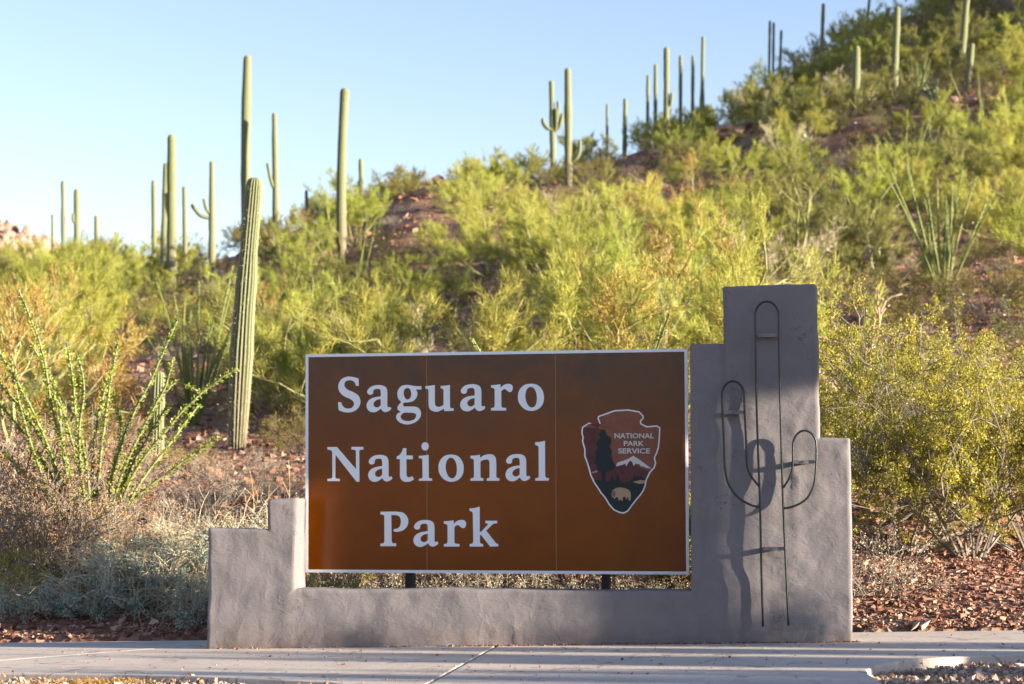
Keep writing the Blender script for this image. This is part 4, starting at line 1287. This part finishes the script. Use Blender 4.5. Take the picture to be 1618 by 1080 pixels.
PVV = [(1, 3.0, 1.35, 'paloverde', 'yellow-green'), (2, 2.8, 1.6, 'paloverde_pale', 'pale lime'), (3, 3.1, 1.2, 'paloverde', 'yellow-green'), (4, 2.6, 1.7, 'paloverde_olive', 'olive green'), (5, 3.0, 1.45, 'paloverde_pale', 'pale lime'), (6, 2.7, 1.5, 'paloverde', 'yellow-green')]
pv = Kind([lambda a=a: palo_verde(a[0], 3.0, a[2], .62, 9, (8, 80), a[3], levels=[(7, .42, .7, .6), (5, .5, .7, .6)]) for a in PVV])
CL = [(5, .5, .55, .6), (4, .45, .7, .6), (3, .5, .7, .6)]
PVH = [3.75, 2.85, 3.05, 3.0, 2.8, 3.35]
cre = Kind([lambda: shrub(21, 1.25, 1.5, 14, .0165, 29000, r0=.0085, jitter=.016, leafdown=.35, levels=CL, zlow=-.12), lambda: shrub(22, 1.25, 1.7, 15, .0165, 30000, r0=.0085, jitter=.016, leafdown=.35, levels=CL, zlow=-.12), lambda: shrub(23, 1.25, 1.4, 14, .0165, 29000, r0=.0085, jitter=.016, leafdown=.35, levels=CL, zlow=-.12)])
dul = Kind([lambda: shrub(31, 1.0, 1.7, 12, .03, 3600, 'dark_stem', 'creosote_dull', 'desert_shrub'), lambda: shrub(32, 1.0, 1.9, 12, .03, 3600, 'grey_stem', 'creosote_dull', 'desert_shrub'), lambda: shrub(33, .9, 2.0, 12, .03, 3000, 'dark_stem', 'paloverde_olive', 'desert_shrub')])
dry = Kind([lambda: shrub(41, .7, 1.9, 18, .016, 1800, 'grey_stem', 'straw', 'dry_shrub', .15, None, (15, 75), .007), lambda: shrub(42, .7, 1.7, 20, .018, 2500, 'grey_stem', 'deadleaf', 'dry_shrub', .2, None, (20, 80), .007)])
ora = Kind([lambda: palo_verde(51, 3.0, 1.3, .28, 5, (35, 78), 'orange', .012, 0, 'dying_palo_verde'), lambda: palo_verde(52, 3.0, 1.5, .3, 8, (10, 75), 'straw', .009, 0, 'dying_palo_verde', [(6, .45, .7, .6), (4, .5, .7, .6)]), lambda: palo_verde(53, 3.0, 1.4, .4, 7, (15, 78), 'deadleaf', .009, 0, 'dying_palo_verde', [(6, .45, .7, .6), (4, .5, .7, .6)])])
bri = Kind([lambda: brittlebush(61, .7, 7000), lambda: brittlebush(62, .7, 4000, 420)])
oco = Kind([lambda: ocotillo_far(71, 18, 2.6, (3, 27)), lambda: ocotillo_far(72, 11, 2.6, (15, 55))])

# hand-placed plants ------------------------------------------------------------------
def put_px(kind, px, Y, ytop, hproto, word, adj, cat, group, v=None, sz=1.0, rz=None):
    u, _ = ray(px, 700)
    x = u * Y; z = tz1(x, Y); h = at(px, ytop, Y).z - z
    if kind is pv: hproto = PVH[v]
    o = kind.put(x, Y, h / hproto / sz, v=v, sz=sz, rz=rz)
    note(o, word, adj, x, Y, h, cat, group)
    return o


def lab(o, label, cat):
    global PLANTS
    PLANTS = [p for p in PLANTS if p[0] is not o]
    tag(o, label, cat); return o


HC_ = 1.28                                      # height of an unscaled creosote
g_c = 'creosote bushes right of the wall'
lab(put_px(cre, 1425, 15.2, 540, HC_, '', '', '', ''), 'leafy yellow creosote bush against the right end of the stucco wall', 'bush')
lab(put_px(cre, 1530, 15.0, 520, HC_, '', '', '', ''), 'tall creosote bush with pale bare stems, middle of the right-hand three', 'bush')
lab(put_px(cre, 1625, 15.4, 545, HC_, '', '', '', ''), 'creosote bush cut by the right edge of the picture', 'bush')
lab(put_px(cre, 1365, 16.6, 530, HC_, '', '', '', ''), 'yellow creosote bush half hidden behind the pillar', 'bush')
lab(put_px(cre, 1478, 17.2, 545, HC_, '', '', '', ''), 'creosote bush filling the gap behind the right-hand bushes', 'bush')
lab(put_px(cre, 1560, 19.5, 500, HC_, '', '', '', ''), 'creosote bush standing behind the tall pale-stemmed one', 'bush')
lab(put_px(dry, 1378, 13.4, 800, .82, '', '', '', '', v=0), 'low bare-twigged bush at the foot of the wall right end', 'bush')
lab(put_px(cre, 38, 14.0, 858, HC_, '', '', '', '', sz=1.1), 'small yellow creosote bush at the bottom left corner', 'bush')
lab(put_px(bri, 205, 13.75, 838, .95, '', '', '', ''), 'teal grey brittlebush beside the path left of the wall', 'bush')
lab(put_px(bri, 300, 13.85, 850, .95, '', '', '', ''), 'grey brittlebush touching the left end of the wall', 'bush')
lab(put_px(bri, 385, 14.0, 768, 1.02, '', '', '', '', v=1), 'brittlebush with pale dry stalks rising behind the wall step', 'bush')
lab(put_px(bri, 300, 14.9, 800, 1.02, '', '', '', '', v=1), 'straw-stalked brittlebush between the ocotillo and the wall', 'bush')
lab(put_px(bri, 12, 13.7, 905, .95, '', '', '', ''), 'low grey brittlebush at the left picture edge by the path', 'bush')
lab(put_px(dry, 55, 14.8, 690, .82, '', '', '', '', v=1), 'reddish dead shrub left of the near ocotillo', 'bush')
lab(put_px(dry, 118, 14.5, 760, .82, '', '', '', '', v=1), 'rusty dry shrub in front of the near ocotillo', 'bush')
lab(put_px(dry, -20, 16.5, 640, .82, '', '', '', '', v=1), 'brown twiggy shrub at the left edge behind the ocotillo', 'bush')
lab(put_px(dry, 330, 18.5, 700, .82, '', '', '', '', v=0), 'pale dry shrub in front of the stout saguaro base', 'bush')
lab(put_px(dry, 455, 15.2, 745, .82, '', '', '', '', v=0), 'dry straw shrub behind the upright step of the wall', 'bush')
for px_, Y_, yt_, v_, l_ in ((20, 15.6, 660, 1, 'rusty dry shrub at the left edge beside the ocotillo base'), (85, 15.2, 730, 1, 'brown dry shrub just left of the ocotillo base'), (185, 15.0, 770, 1, 'rusty dry shrub just right of the ocotillo base'), (150, 16.6, 700, 1, 'brown brush right behind the ocotillo base'),
                            (230, 15.6, 745, 0, 'straw brush between the ocotillo and the pale brittlebush'), (60, 18.5, 620, 1, 'brown brush seen through the left ocotillo stems'), (200, 19.5, 660, 1, 'brown brush seen through the right ocotillo stems'), (-10, 14.4, 760, 1, 'dark brown shrub cut by the left picture edge')):
    lab(put_px(dry, px_, Y_, yt_, .82, '', '', '', '', v=v_), l_, 'bush')
lab(put_px(bri, 130, 13.7, 880, .95, '', '', '', ''), 'low teal brittlebush left of the larger one by the path', 'bush')
lab(put_px(bri, 350, 13.3, 880, .95, '', '', '', ''), 'dark grey brittlebush pressed against the wall end', 'bush')
lab(put_px(bri, 250, 14.4, 805, .95, '', '', '', ''), 'larger grey-green brittlebush behind the one by the path', 'bush')
# behind the low wall, seen through the gap under the sign
for px, wd in ((545, 'leftmost'), (610, 'left of the first post'), (720, 'in the middle'), (800, 'right of the middle'), (880, 'left of the second post'), (1000, 'right of the second post'), (1060, 'rightmost')):
    lab(put_px(dry, px, 13.0, 838 + (px % 7) * 3, .82, '', '', '', '', v=0), 'dry twig brush in the gap under the sign, ' + wd, 'bush')
    lab(put_px(dry, px + 28, 13.7, 800 + (px % 5) * 6, .82, '', '', '', '', v=1), 'dark brush behind the sign gap twigs, ' + wd, 'bush')
lab(put_px(cre, 505, 12.75, 890, HC_, '', '', '', ''), 'small green sprig under the left corner of the sign', 'bush')

# middle distance
lab(put_px(pv, 545, 29, 418, 2.75, '', '', '', '', v=0), 'lime palo verde bush rising behind the left half of the sign', 'tree')
lab(put_px(pv, 668, 28, 402, 2.75, '', '', '', '', v=1), 'bright palo verde bush with a dark twig directly above the sign', 'tree')
lab(put_px(pv, 478, 33, 440, 2.75, '', '', '', '', v=3), 'olive palo verde bush right of the stout saguaro', 'tree')
lab(put_px(ora, 1040, 26, 395, 2.75, '', '', '', '', v=0), 'dying palo verde with orange twigs left of the pillar', 'tree')
lab(put_px(ora, 1110, 29, 400, 2.75, '', '', '', '', v=0), 'thin orange-twigged palo verde touching the pillar top', 'tree')
lab(put_px(pv, 1030, 31, 370, 2.75, '', '', '', '', v=4), 'leafy palo verde bush behind the dying orange one', 'tree')
lab(put_px(ora, 20, 24, 480, 2.75, '', '', '', '', v=0), 'orange-twigged palo verde at the left picture edge', 'tree')
lab(put_px(ora, 90, 30, 470, 2.75, '', '', '', '', v=0), 'half-dry palo verde behind the near ocotillo tips', 'tree')
lab(put_px(dul, 430, 29, 600, 1.05, '', '', '', '', v=0), 'dull brown-green shrub right of the stout saguaro base', 'bush')
lab(put_px(dul, 455, 26, 640, 1.05, '', '', '', '', v=1), 'low ochre shrub between the stout saguaro and the sign', 'bush')
lab(put_px(dul, 330, 32, 565, 1.05, '', '', '', '', v=1), 'ochre shrub left of the stout saguaro', 'bush')
lab(put_px(dul, 395, 36, 545, 1.05, '', '', '', '', v=2), 'green shrub behind the stout saguaro', 'bush')
lab(put_px(dul, 120, 24, 610, 1.05, '', '', '', '', v=0), 'dark shrub behind the near ocotillo', 'bush')
lab(put_px(dul, 960, 24, 510, 1.05, '', '', '', '', v=1), 'low ochre shrub above the right half of the sign', 'bush')
lab(put_px(dul, 1060, 23, 530, 1.05, '', '', '', '', v=0), 'shrub peeping over the right corner of the sign', 'bush')
lab(put_px(dul, 1320, 24, 560, 1.05, '', '', '', '', v=1), 'ochre shrub just right of the pillar top', 'bush')
lab(put_px(dul, 1400, 30, 470, 1.05, '', '', '', '', v=0), 'brown shrub on the red bank right of the pillar', 'bush')
lab(put_px(dul, 1440, 36, 420, 1.05, '', '', '', '', v=1), 'ochre shrub below the right-hand ocotillo', 'bush')
lab(put_px(dul, 1590, 28, 480, 1.05, '', '', '', '', v=2), 'dark green shrub at the right edge above the creosotes', 'bush')
lab(put_px(dul, 1565, 38, 400, 1.05, '', '', '', '', v=1), 'ochre shrub right of the bare red slope', 'bush')
lab(put_px(dul, 850, 30, 520, 1.05, '', '', '', '', v=2), 'dark shrub on the bare red soil above the sign', 'bush')

for px_, Y_, yt_, k_, v_, l_ in ((420, 22, 690, 'dry', 0, 'low straw shrub right of the stout saguaro base'), (450, 19, 712, 'dry', 1, 'rusty low shrub above the upright wall step'), (398, 19.5, 722, 'dry', 0, 'straw tuft in front of the stout saguaro base'),
                             (340, 21, 705, 'dry', 1, 'rusty low shrub left of the stout saguaro base'), (300, 22, 688, 'dul', 1, 'ochre shrub right of the young saguaro'), (468, 24, 655, 'dul', 0, 'brownish shrub against the left border of the sign'), (215, 22, 700, 'dul', 1, 'ochre shrub left of the young saguaro foot')):
    lab(put_px(dry if k_ == 'dry' else dul, px_, Y_, yt_, .82 if k_ == 'dry' else 1.05, '', '', '', '', v=v_), l_, 'bush')
for px_, Y_, yt_, v_, l_ in ((520, 88, 304, 3, 'olive palo verde on the skyline left of the bare-based saguaro'), (572, 92, 282, 0, 'palo verde on the skyline by the stubby saguaro'), (612, 96, 262, 3, 'olive palo verde crowning the skyline shoulder left of the notch'), (645, 98, 268, 0, 'palo verde at the left lip of the skyline notch'), (725, 100, 262, 3, 'olive palo verde at the right lip of the skyline notch'), (770, 98, 246, 0, 'palo verde on the skyline right of the notch')):
    lab(put_px(pv, px_, Y_, yt_, 2.75, '', '', '', '', v=v_), l_, 'tree')

# ocotillos on the slope
lab(put_px(oco, 305, 30, 432, 2.5, '', '', '', '', v=0), 'ocotillo with straight pale stems left of the stout saguaro', 'ocotillo')
lab(put_px(oco, 1496, 44, 252, 2.5, '', '', '', '', v=0), 'fan-shaped ocotillo on the bare slope at right', 'ocotillo')
lab(put_px(oco, 945, 17.5, 505, 2.5, '', '', '', '', v=1, sz=.8), 'ocotillo whose stem tips show over the sign top', 'ocotillo')
lab(put_px(oco, 1085, 92, 190, 2.5, '', '', '', '', v=1), 'ocotillo on the ridge below the row of six saguaros', 'ocotillo')
lab(put_px(oco, 1455, 92, 85, 2.5, '', '', '', '', v=0), 'ocotillo right of the tall saguaro on the dark slope', 'ocotillo')
lab(put_px(oco, 1230, 100, 135, 2.5, '', '', '', '', v=0), 'ocotillo high on the slope under the three thin saguaros', 'ocotillo')
lab(put_px(oco, 560, 60, 340, 2.5, '', '', '', '', v=1), 'ocotillo at the foot of the bare-based leaning saguaro', 'ocotillo')
lab(put_px(oco, 60, 40, 420, 2.5, '', '', '', '', v=0), 'tall faint ocotillo behind the near one at far left', 'ocotillo')
lab(put_px(oco, 1445, 70, 165, 2.5, '', '', '', '', v=1), 'spreading ocotillo below the tall saguaro at right', 'ocotillo')
lab(put_px(oco, 1560, 75, 120, 2.5, '', '', '', '', v=1), 'ocotillo right of the saguaro cut off by the edge', 'ocotillo')

# ------------------------------------------------------------------ hillside fill
SKX = [-80, 0, 150, 250, 330, 400, 470, 530, 600, 640, 690, 720, 780, 850, 920, 980, 1050, 1110, 1160, 1220, 1280, 1330, 1370, 1400, 1900]
SKY = [392, 390, 378, 370, 352, 343, 326, 298, 262, 268, 288, 266, 246, 226, 206, 186, 180, 150, 126, 90, 74, 40, 10, -20, -300]
BARE = [(652, 350, 42, 26), (815, 500, 60, 60), (1490, 450, 85, 75), (1400, 500, 70, 24), (255, 610, 75, 65), (310, 670, 60, 50), (1160, 205, 36, 14), (1480, 190, 40, 20), (430, 690, 50, 40), (880, 520, 60, 25), (1330, 460, 40, 30), (1330, 250, 30, 40), (1010, 255, 40, 14), (370, 420, 40, 25)]


def blocked(px, ytop, ybase, hw, Y, bush_cat):
    for xt, yt, xb, Ys, w, vis in SAG:
        if vis and abs(px - (xb if vis > 400 else xt)) < hw * .75 + w * .5 and Y < Ys and ytop < vis - 6: return True
    if Y < 46 and 0 < (px - 1440) < 110 and ytop < 370: return True
    if Y < 31 and 260 < px < 350 and ytop < 560: return True
    return False


def fill():
    g = np.random.default_rng(99)
    pts = []
    placed = 0
    tries = 0
    cnt = {'pv': 0, 'dul': 0, 'dry': 0}
    while tries < 34000:
        tries += 1
        Y = 26 + (165 - 26) * g.random() ** .75
        u = g.uniform(-.31, .325)
        x = u * Y
        if any((x - a) ** 2 + (Y - b) ** 2 < d * d for a, b, d in pts): continue
        z = tz1(x, Y)
        px, pyb = to_px(x, Y, z)
        if pyb > 640 and 470 < px < 1100: continue
        sky_y = np.interp(px, SKX, SKY)
        if pyb < sky_y - 4: continue
        # hidden behind the ridge: nothing of it would show
        Ys = np.linspace(14, Y - 1, 60)
        zt_ = tz(np.full(60, 0.0) + u * Ys, Ys)
        vmax = ((zt_ - HC) / Ys).max()
        bare = any(((px - a) / c) ** 2 + ((pyb - b) / d) ** 2 < 1 for a, b, c, d in BARE)
        r = g.random()
        big = Y > 40
        if bare:
            if r > .12: continue
            kind = 'dry' if g.random() < .5 else 'dul'
        else:
            shade = px > 1250 and pyb < 200
            kind = 'pv' if r < (.6 if not shade else .38) else ('dul' if r < (.88 if not shade else .97) else 'dry')
        h = {'pv': g.uniform(1.7, 3.0), 'dul': g.uniform(.85, 1.55), 'dry': g.uniform(.5, .9)}[kind]
        ytop = to_px(x, Y, z + h)[1]
        if kind == 'pv' and ytop < sky_y - 4:
            h *= max(.0, (pyb - sky_y + 4)) / max(1, pyb - ytop)
            if h < 1.1: kind = 'dul'; h = max(h, .6)
            ytop = to_px(x, Y, z + h)[1]
        if ytop < sky_y - 12: continue
        if (z + h - HC) / Y < vmax - .002: continue
        hw = (1.3 if kind == 'pv' else 1.1) * h * .62 * FPX / Y
        if blocked(px, ytop, pyb, hw, Y, kind): continue
        if kind == 'pv' or h > 1.0:
            over = [((px + k_ * hw - a) / c) ** 2 + ((pyb + (ytop - pyb) * f_ - b) / d) ** 2 < 1 for f_ in (.1, .3, .5, .7, .9) for k_ in (-.6, 0, .6) for a, b, c, d in BARE]
            if any(over) and g.random() < .96: continue
        d = {'pv': 2.15, 'dul': 1.4, 'dry': 1.0}[kind] * (1 + max(0, Y - 50) / 130) * g.uniform(.75, 1.35) * (.8 if px > 1000 and pyb < 300 else 1.08)
        pts.append((x, Y, d))
        if kind == 'pv' and g.random() < .13:
            v = int(g.choice(3, p=[.3, .45, .25])); o = ora.put(x, Y, h / 3.0 * .85, v=v); adj = ['orange-twigged', 'straw-coloured', 'reddish'][v]; word, cat, grp = 'dying palo verde', 'tree', 'dying palo verdes on the hillside'
        elif kind == 'pv':
            v = int(g.choice(6, p=[.2, .2, .2, .12, .14, .14] if not (px > 1250 and pyb < 220) else [.15, .05, .15, .45, .05, .15]))
            o = pv.put(x, Y, h / PVH[v] * 1.08, v=v, sz=float(g.uniform(.9, 1.1))); adj = PVV[v][4]; word, cat, grp = 'palo verde', 'tree', 'palo verdes on the hillside'
        elif kind == 'dul':
            v = int(g.integers(3)) if not (px > 1250 and pyb < 230 and g.random() < .6) else 2; o = dul.put(x, Y, h / 1.05, v=v); adj = ['brownish', 'ochre', 'dark green'][v]; word, cat, grp = 'shrub', 'bush', 'shrubs on the hillside'
        else:
            v = int(g.integers(2)); o = dry.put(x, Y, h / .82, v=v); adj = ['straw-coloured', 'rusty'][v]; word, cat, grp = 'dry bush', 'bush', 'dry bushes on the hillside'
        note(o, word, adj, x, Y, h, cat, grp)
        cnt[kind] += 1
    print('FILL', cnt)


fill()

LAND = [('the stout ribbed saguaro', 390, 480), ('the tallest saguaro', 391, 190), ('the thick left saguaro', 271, 330), ('the two-armed left saguaro', 334, 320), ('the bare-based leaning saguaro', 541, 270),
        ('the many-armed saguaro', 874, 190), ('the tall pale saguaro', 898, 210), ('the pale ridge-row saguaro', 1054, 130), ('the white-tipped saguaro', 1355, 140), ('the three thin saguaros', 1225, 65),
        ('the tall dark-slope saguaro', 1418, 90), ('the edge-cut saguaro', 1529, 50), ('the pillar top', 1217, 450), ('the sign top left corner', 484, 560), ('the sign top middle', 785, 555), ('the fan-shaped ocotillo', 1496, 300),
        ('the far left saguaro pair', 110, 330), ('the short edge saguaro', 1536, 110), ('the top right picture corner', 1605, 30), ('the right picture edge', 1600, 170), ('the right edge middle', 1605, 300), ('the left picture edge', 20, 480), ('the near ocotillo', 150, 620), ('the lone top right saguaro', 1301, 40)]
ORD = ['', 'second nearest ', 'third nearest ', 'fourth nearest ', 'fifth nearest ', 'sixth nearest ', 'seventh nearest ', 'eighth nearest ', 'ninth nearest ', 'tenth nearest ', 'eleventh nearest ', 'twelfth nearest '] + [w + ' nearest ' for w in 'thirteenth fourteenth fifteenth sixteenth seventeenth eighteenth nineteenth twentieth'.split()]


def label_plants():
    groups = {}
    for o, word, adj, px, py, cat, grp in PLANTS:
        best = min(LAND, key=lambda l: math.hypot(px - l[1], py - l[2]))
        dx, dy = px - best[1], py - best[2]
        v = '' if abs(dy) < .4 * abs(dx) else ('above' if dy < 0 else 'below')
        h = '' if abs(dx) < .4 * abs(dy) else ('left of' if dx < 0 else 'right of')
        rel = (v + ' and ' + h) if v and h else (v or h)
        groups.setdefault((word, adj, rel, best[0]), []).append((math.hypot(dx, dy), o, cat, grp))
    for (word, adj, rel, lm), L in groups.items():
        L.sort(key=lambda t: t[0])
        for k, (d, o, cat, grp) in enumerate(L):
            n = ORD[k] if k < len(ORD) else 'farther '
            if len(L) == 1: s = f'{adj} {word} {rel} {lm}'
            else: s = f'{adj} {word}, {n or "nearest "}{rel} {lm}'
            tag(o, s, cat, grp)


label_plants()

# ------------------------------------------------------------------ prickly pears, dead cholla, boulders
def pad(mb, c, d, n, s):
    d = unit(np.array(d)); n = unit(np.array(n) - d * np.dot(n, d)); a = np.cross(d, n)
    k = 12; th = np.arange(k) / k * 6.283
    ring = lambda sc, off: c + d * s * .55 + (d[None] * (np.cos(th) * s * .55 * sc)[:, None] + a[None] * (np.sin(th) * s * .4 * sc)[:, None]) + n * off
    V = np.vstack([ring(.75, s * .07), ring(1, 0), ring(.75, -s * .07), (c + d * s * .55 + n * s * .09)[None], (c + d * s * .55 - n * s * .09)[None]])
    q, t = [], []
    for i in range(k):
        j = (i + 1) % k
        q += [(i, j, k + j, k + i), (k + i, k + j, 2 * k + j, 2 * k + i)]; t += [(3 * k, j, i), (3 * k + 1, 2 * k + i, 2 * k + j)]
    mb.add(V, q, t); return c + d * s * 1.08


def prickly_pear(px, py, Y, label, n=16, s=.2):
    g = np.random.default_rng(int(px)); u, _ = ray(px, py); b = Vector((u * Y, Y, tz1(u * Y, Y)))
    root = empty('prickly_pear', b); tag(root, label, 'cactus'); tops = [np.array([g.normal(0, .12), g.normal(0, .12), 0.0]) for _ in range(5)]
    for k in range(n):
        c = tops[g.integers(len(tops))]; mb = MB()
        t = pad(mb, c, [g.normal(0, .5), g.normal(0, .3), 1], [g.normal(0, .5), -1, .1], s * g.uniform(.8, 1.2)); tops.append(t)
        mb.build('pad', M['pricklypear'], root, True)


prickly_pear(1480, 128, 92, 'pale prickly pear on the dark slope near the top right', 26, .28)
prickly_pear(1272, 200, 84, 'pale prickly pear left of the white-tipped saguaro', 20, .26)


def dead_cholla(px, Y, ytop, label):
    g = np.random.default_rng(int(px)); u, _ = ray(px, 400); b = Vector((u * Y, Y, tz1(u * Y, Y))); h = at(px, ytop, Y).z - b.z
    root = empty('dead_cholla', b); tag(root, label, 'cactus')
    br, tips = grow(g, 4, h * .6, 1.2, [(4, .5, .7, .75), (3, .5, .8, .75)], .05, .1, .1, 0, (40, 80), .035)
    hm = max(P[:, 2].max() for P, r in br); br = [(P * [min(1, h / hm * 1.2)] * 3 if False else P * np.array([h / hm, h / hm, h / hm]), r) for P, r in br]
    for P, r in br[:40]:
        mb = MB(); tube(mb, P, np.maximum(r * 1.4, .016), 6); mb.build('branch', M['deadwood'], root)


dead_cholla(1342, 27, 452, 'bleached dead cholla skeleton right of the pillar top')
dead_cholla(1585, 66, 235, 'pale dead cholla high on the right slope')


def boulder(px, py, Y, w, h, label):
    u, _ = ray(px, py); b = Vector((u * Y, Y, tz1(u * Y, Y)))
    bm = bmesh.new(); bmesh.ops.create_icosphere(bm, subdivisions=3, radius=1)
    s = w * Y / FPX / 2; hh = h * Y / FPX
    for v in bm.verts:
        k = 1 + .45 * mnoise.fractal(v.co * 1.3 + Vector((px, py, 0)), .8, 2.0, 4)
        k = round(k * 9) / 9 * .5 + k * .5
        v.co = Vector((v.co.x * s * k, v.co.y * s * k, v.co.z * hh * .6 * k + hh * .35))
    me = bpy.data.meshes.new('boulder'); bm.to_mesh(me); bm.free()
    tag(link('boulder', me, M['boulder'], None, b), label, 'rock')


boulder(1000, 262, 82, 34, 26, 'pink boulder below the ridge row of saguaros')
boulder(1150, 205, 100, 60, 26, 'dark boulder under the ridge right of the row of saguaros')
boulder(1510, 150, 90, 40, 22, 'boulder beside the pale prickly pear at right')
boulder(692, 300, 104, 26, 24, 'pink boulder in the notch of the skyline')
boulder(668, 345, 86, 30, 16, 'boulder on the bare patch right of the leaning saguaro')
boulder(1590, 600, 19, 50, 34, 'dark boulder behind the creosote at the right edge')

# ------------------------------------------------------------------ stones and gravel
def gravel():
    g = np.random.default_rng(17)
    # red rubble on the bank behind the path
    mb = MB(); P = []; S = []
    n = 60000
    X = g.uniform(-6, 6, n); Y = 12 + 5.5 * g.random(n) ** 1.3
    be = 12.52 - .17 * np.clip(X, -6, 6)
    k = (Y > be + .03)
    X, Y = X[k], Y[k]
    Z = tz(X, Y); s = np.exp(g.normal(math.log(.019), .5, len(X))).clip(.008, .085)
    stones(mb, np.stack([X, Y, Z + s * .12], 1), s, g)
    tag(mb.build('bank_gravel', M['redstone']), 'reddish angular rubble covering the bank behind the path', 'gravel', kind='stuff')
    # pale fine gravel in front of the path
    mb = MB()
    n = 30000
    X = g.uniform(-4.2, 4.2, n); Y = g.uniform(7.6, 10.7, n)
    front_l = np.interp(X, [p[0] for p in fl], [p[1] for p in fl])
    inL = (X < -.9) & (Y < front_l - .02)
    crx = [p[0] for p in cr[2:]]; cry = [p[1] for p in cr[2:]]
    inR = (X > cr[2][0] + .01) & (Y < np.interp(X, crx, cry) - .015)
    k = inL | inR; X, Y = X[k], Y[k]
    s = np.exp(g.normal(math.log(.017), .4, len(X))).clip(.008, .05)
    layer = np.where(X < 0, .035, .012)
    Z = tz(X, Y) + g.random(len(X)) * layer + s * .2
    stones(mb, np.stack([X, Y, Z], 1), s, g, .75)
    tag(mb.build('path_gravel', M['palestone']), 'pale pinkish gravel in front of the path', 'gravel', kind='stuff')
    # rubble on the hillside
    mb = MB(); n = 22000
    Y = 17 + 95 * g.random(n) ** 1.6; X = g.uniform(-.32, .34, n) * Y
    s = np.exp(g.normal(math.log(.06), .5, n)).clip(.02, .3) * (.45 + Y / 45)
    Z = tz(X, Y) + s * .1
    stones(mb, np.stack([X, Y, Z], 1), s, g)
    tag(mb.build('hillside_rubble', M['redstone']), 'red stones scattered over the hillside between the bushes', 'stones', kind='stuff')
    # loose pebbles on the concrete and along the foot of the wall
    mb = MB(); n = 420
    X = g.uniform(-3.2, 3.3, n); Y = g.uniform(9.4, 12.2, n)
    k = Y < 12.4 - .17 * X - .1; X, Y = X[k], Y[k]
    s = np.exp(g.normal(math.log(.009), .5, len(X))).clip(.004, .03)
    stones(mb, np.stack([X, Y, plane(X) + s * .25], 1), s, g)
    ss = np.concatenate([g.uniform(-.4, 2.15, 700), g.uniform(-2, 2.15, 150)]); dd = np.abs(g.normal(.01, .012, len(ss)))
    Q = np.array([tuple(WP(a, b, 0)) for a, b in zip(ss, dd)]); s = g.uniform(.006, .016, len(ss)); Q[:, 2] = plane(Q[:, 0]) + s * .25
    stones(mb, Q, s, g)
    tag(mb.build('loose_pebbles', M['redstone']), 'loose pebbles on the concrete and along the foot of the wall', 'pebbles', kind='stuff')


gravel()


# small weeds on the gravel edge at the lower left
def weeds():
    g = np.random.default_rng(77); mb = MB(); n = 900
    X = g.normal(-2.3, .2, n); Y = g.normal(10.12, .05, n)
    P = np.stack([X, Y, tz(X, Y) + .03], 1)
    strips(mb, P, g.normal(0, .8, (n, 3)) + np.array([0, 0, .7]), g.uniform(.02, .05, n), .003, g, .4)
    tag(mb.build('dry_weeds', M['orange']), 'low dry orange weeds along the gravel edge of the path', 'weeds', kind='stuff')


weeds()

# ------------------------------------------------------------------ trees outside the frame on the sunward side, whose shade falls on the wall and path
def caster(kind, x, y, s, v, label, cat, sz=1.0):
    o = kind.put(x, y, s, v=v, sz=sz); tag(o, label, cat); return o


def standard_tree(seed, trunk_h, H):
    root = palo_verde(seed, H, 1.2, 3.6, 11, (0, 80), 'paloverde', .034, tw=2.4)
    for ch in root.children:
        v = np.zeros(len(ch.data.vertices) * 3, np.float32); ch.data.vertices.foreach_get('co', v); v[2::3] += trunk_h; ch.data.vertices.foreach_set('co', v); ch.data.update()
        if ch.name.startswith('trunk'):
            bm = bmesh.new(); bm.from_mesh(ch.data)
            mb = MB(); tube(mb, [(0, 0, -.1), (.06, .03, trunk_h * .4), (-.03, .02, trunk_h * .75), (0, 0, trunk_h + .15)], [.13, .1, .08, .07], 8)
            me = mb.mesh('trunk'); bm.from_mesh(me); bm.to_mesh(ch.data); bm.free()
    return root


shade_tree = Kind([lambda: standard_tree(81, 3.5, 1.15), lambda: standard_tree(82, 4.1, 1.1)])
caster(shade_tree, 10.6, 7.35, 1.0, 0, 'palo verde with a bare trunk beside the path whose shade falls on the pillar', 'tree')
caster(shade_tree, 13.2, 6.15, 1.0, 1, 'second bare-trunked palo verde farther out on the sunny side', 'tree')
full = Kind([lambda: shrub(91, 1.0, .75, 22, .036, 20000), lambda: shrub(92, 1.0, .6, 20, .036, 20000), lambda: shrub(93, 1.0, .9, 22, .036, 20000)])
for k_, (q_, x_, h_, v_, w_) in enumerate(((11.0, 8.4, 1.6, 0, 'tallest'), (10.45, 7.3, 1.5, 1, 'second tallest'), (9.75, 8.2, 1.9, 2, 'third'), (9.2, 6.6, 1.2, 0, 'fourth'), (8.7, 7.9, 1.75, 1, 'fifth'), (8.1, 7.0, 1.5, 2, 'sixth'), (7.5, 8.0, 1.7, 0, 'last'), (10.0, 11.5, 2.3, 1, 'far'), (8.9, 12.0, 2.4, 2, 'farther'))):
    y_ = (q_ - .399 * x_) / .917
    o = full.put(x_, y_, .5, v=v_); o.scale = (.34, .30, h_ / 1.02)
    tag(o, w_ + ' upright creosote bush of the row that stripes the path with shade', 'bush', 'creosote bushes on the sunny side of the path')

caster(full, 1.7, 13.1, .7, 0, 'sun-blocking creosote bush hidden behind the pillar right side', 'bush', sz=1.1)  # unseen bushes added to keep sun off the gap under the sign
caster(full, 1.1, 13.25, .6, 1, 'sun-blocking creosote bush hidden behind the pillar left side', 'bush', sz=1.1)
for o in list(bpy.data.objects):                # grown variants that were never placed
    if o.parent is None and o.type == 'EMPTY' and 'label' not in o and 'kind' not in o:
        for c in list(o.children): bpy.data.objects.remove(c)
        bpy.data.objects.remove(o)
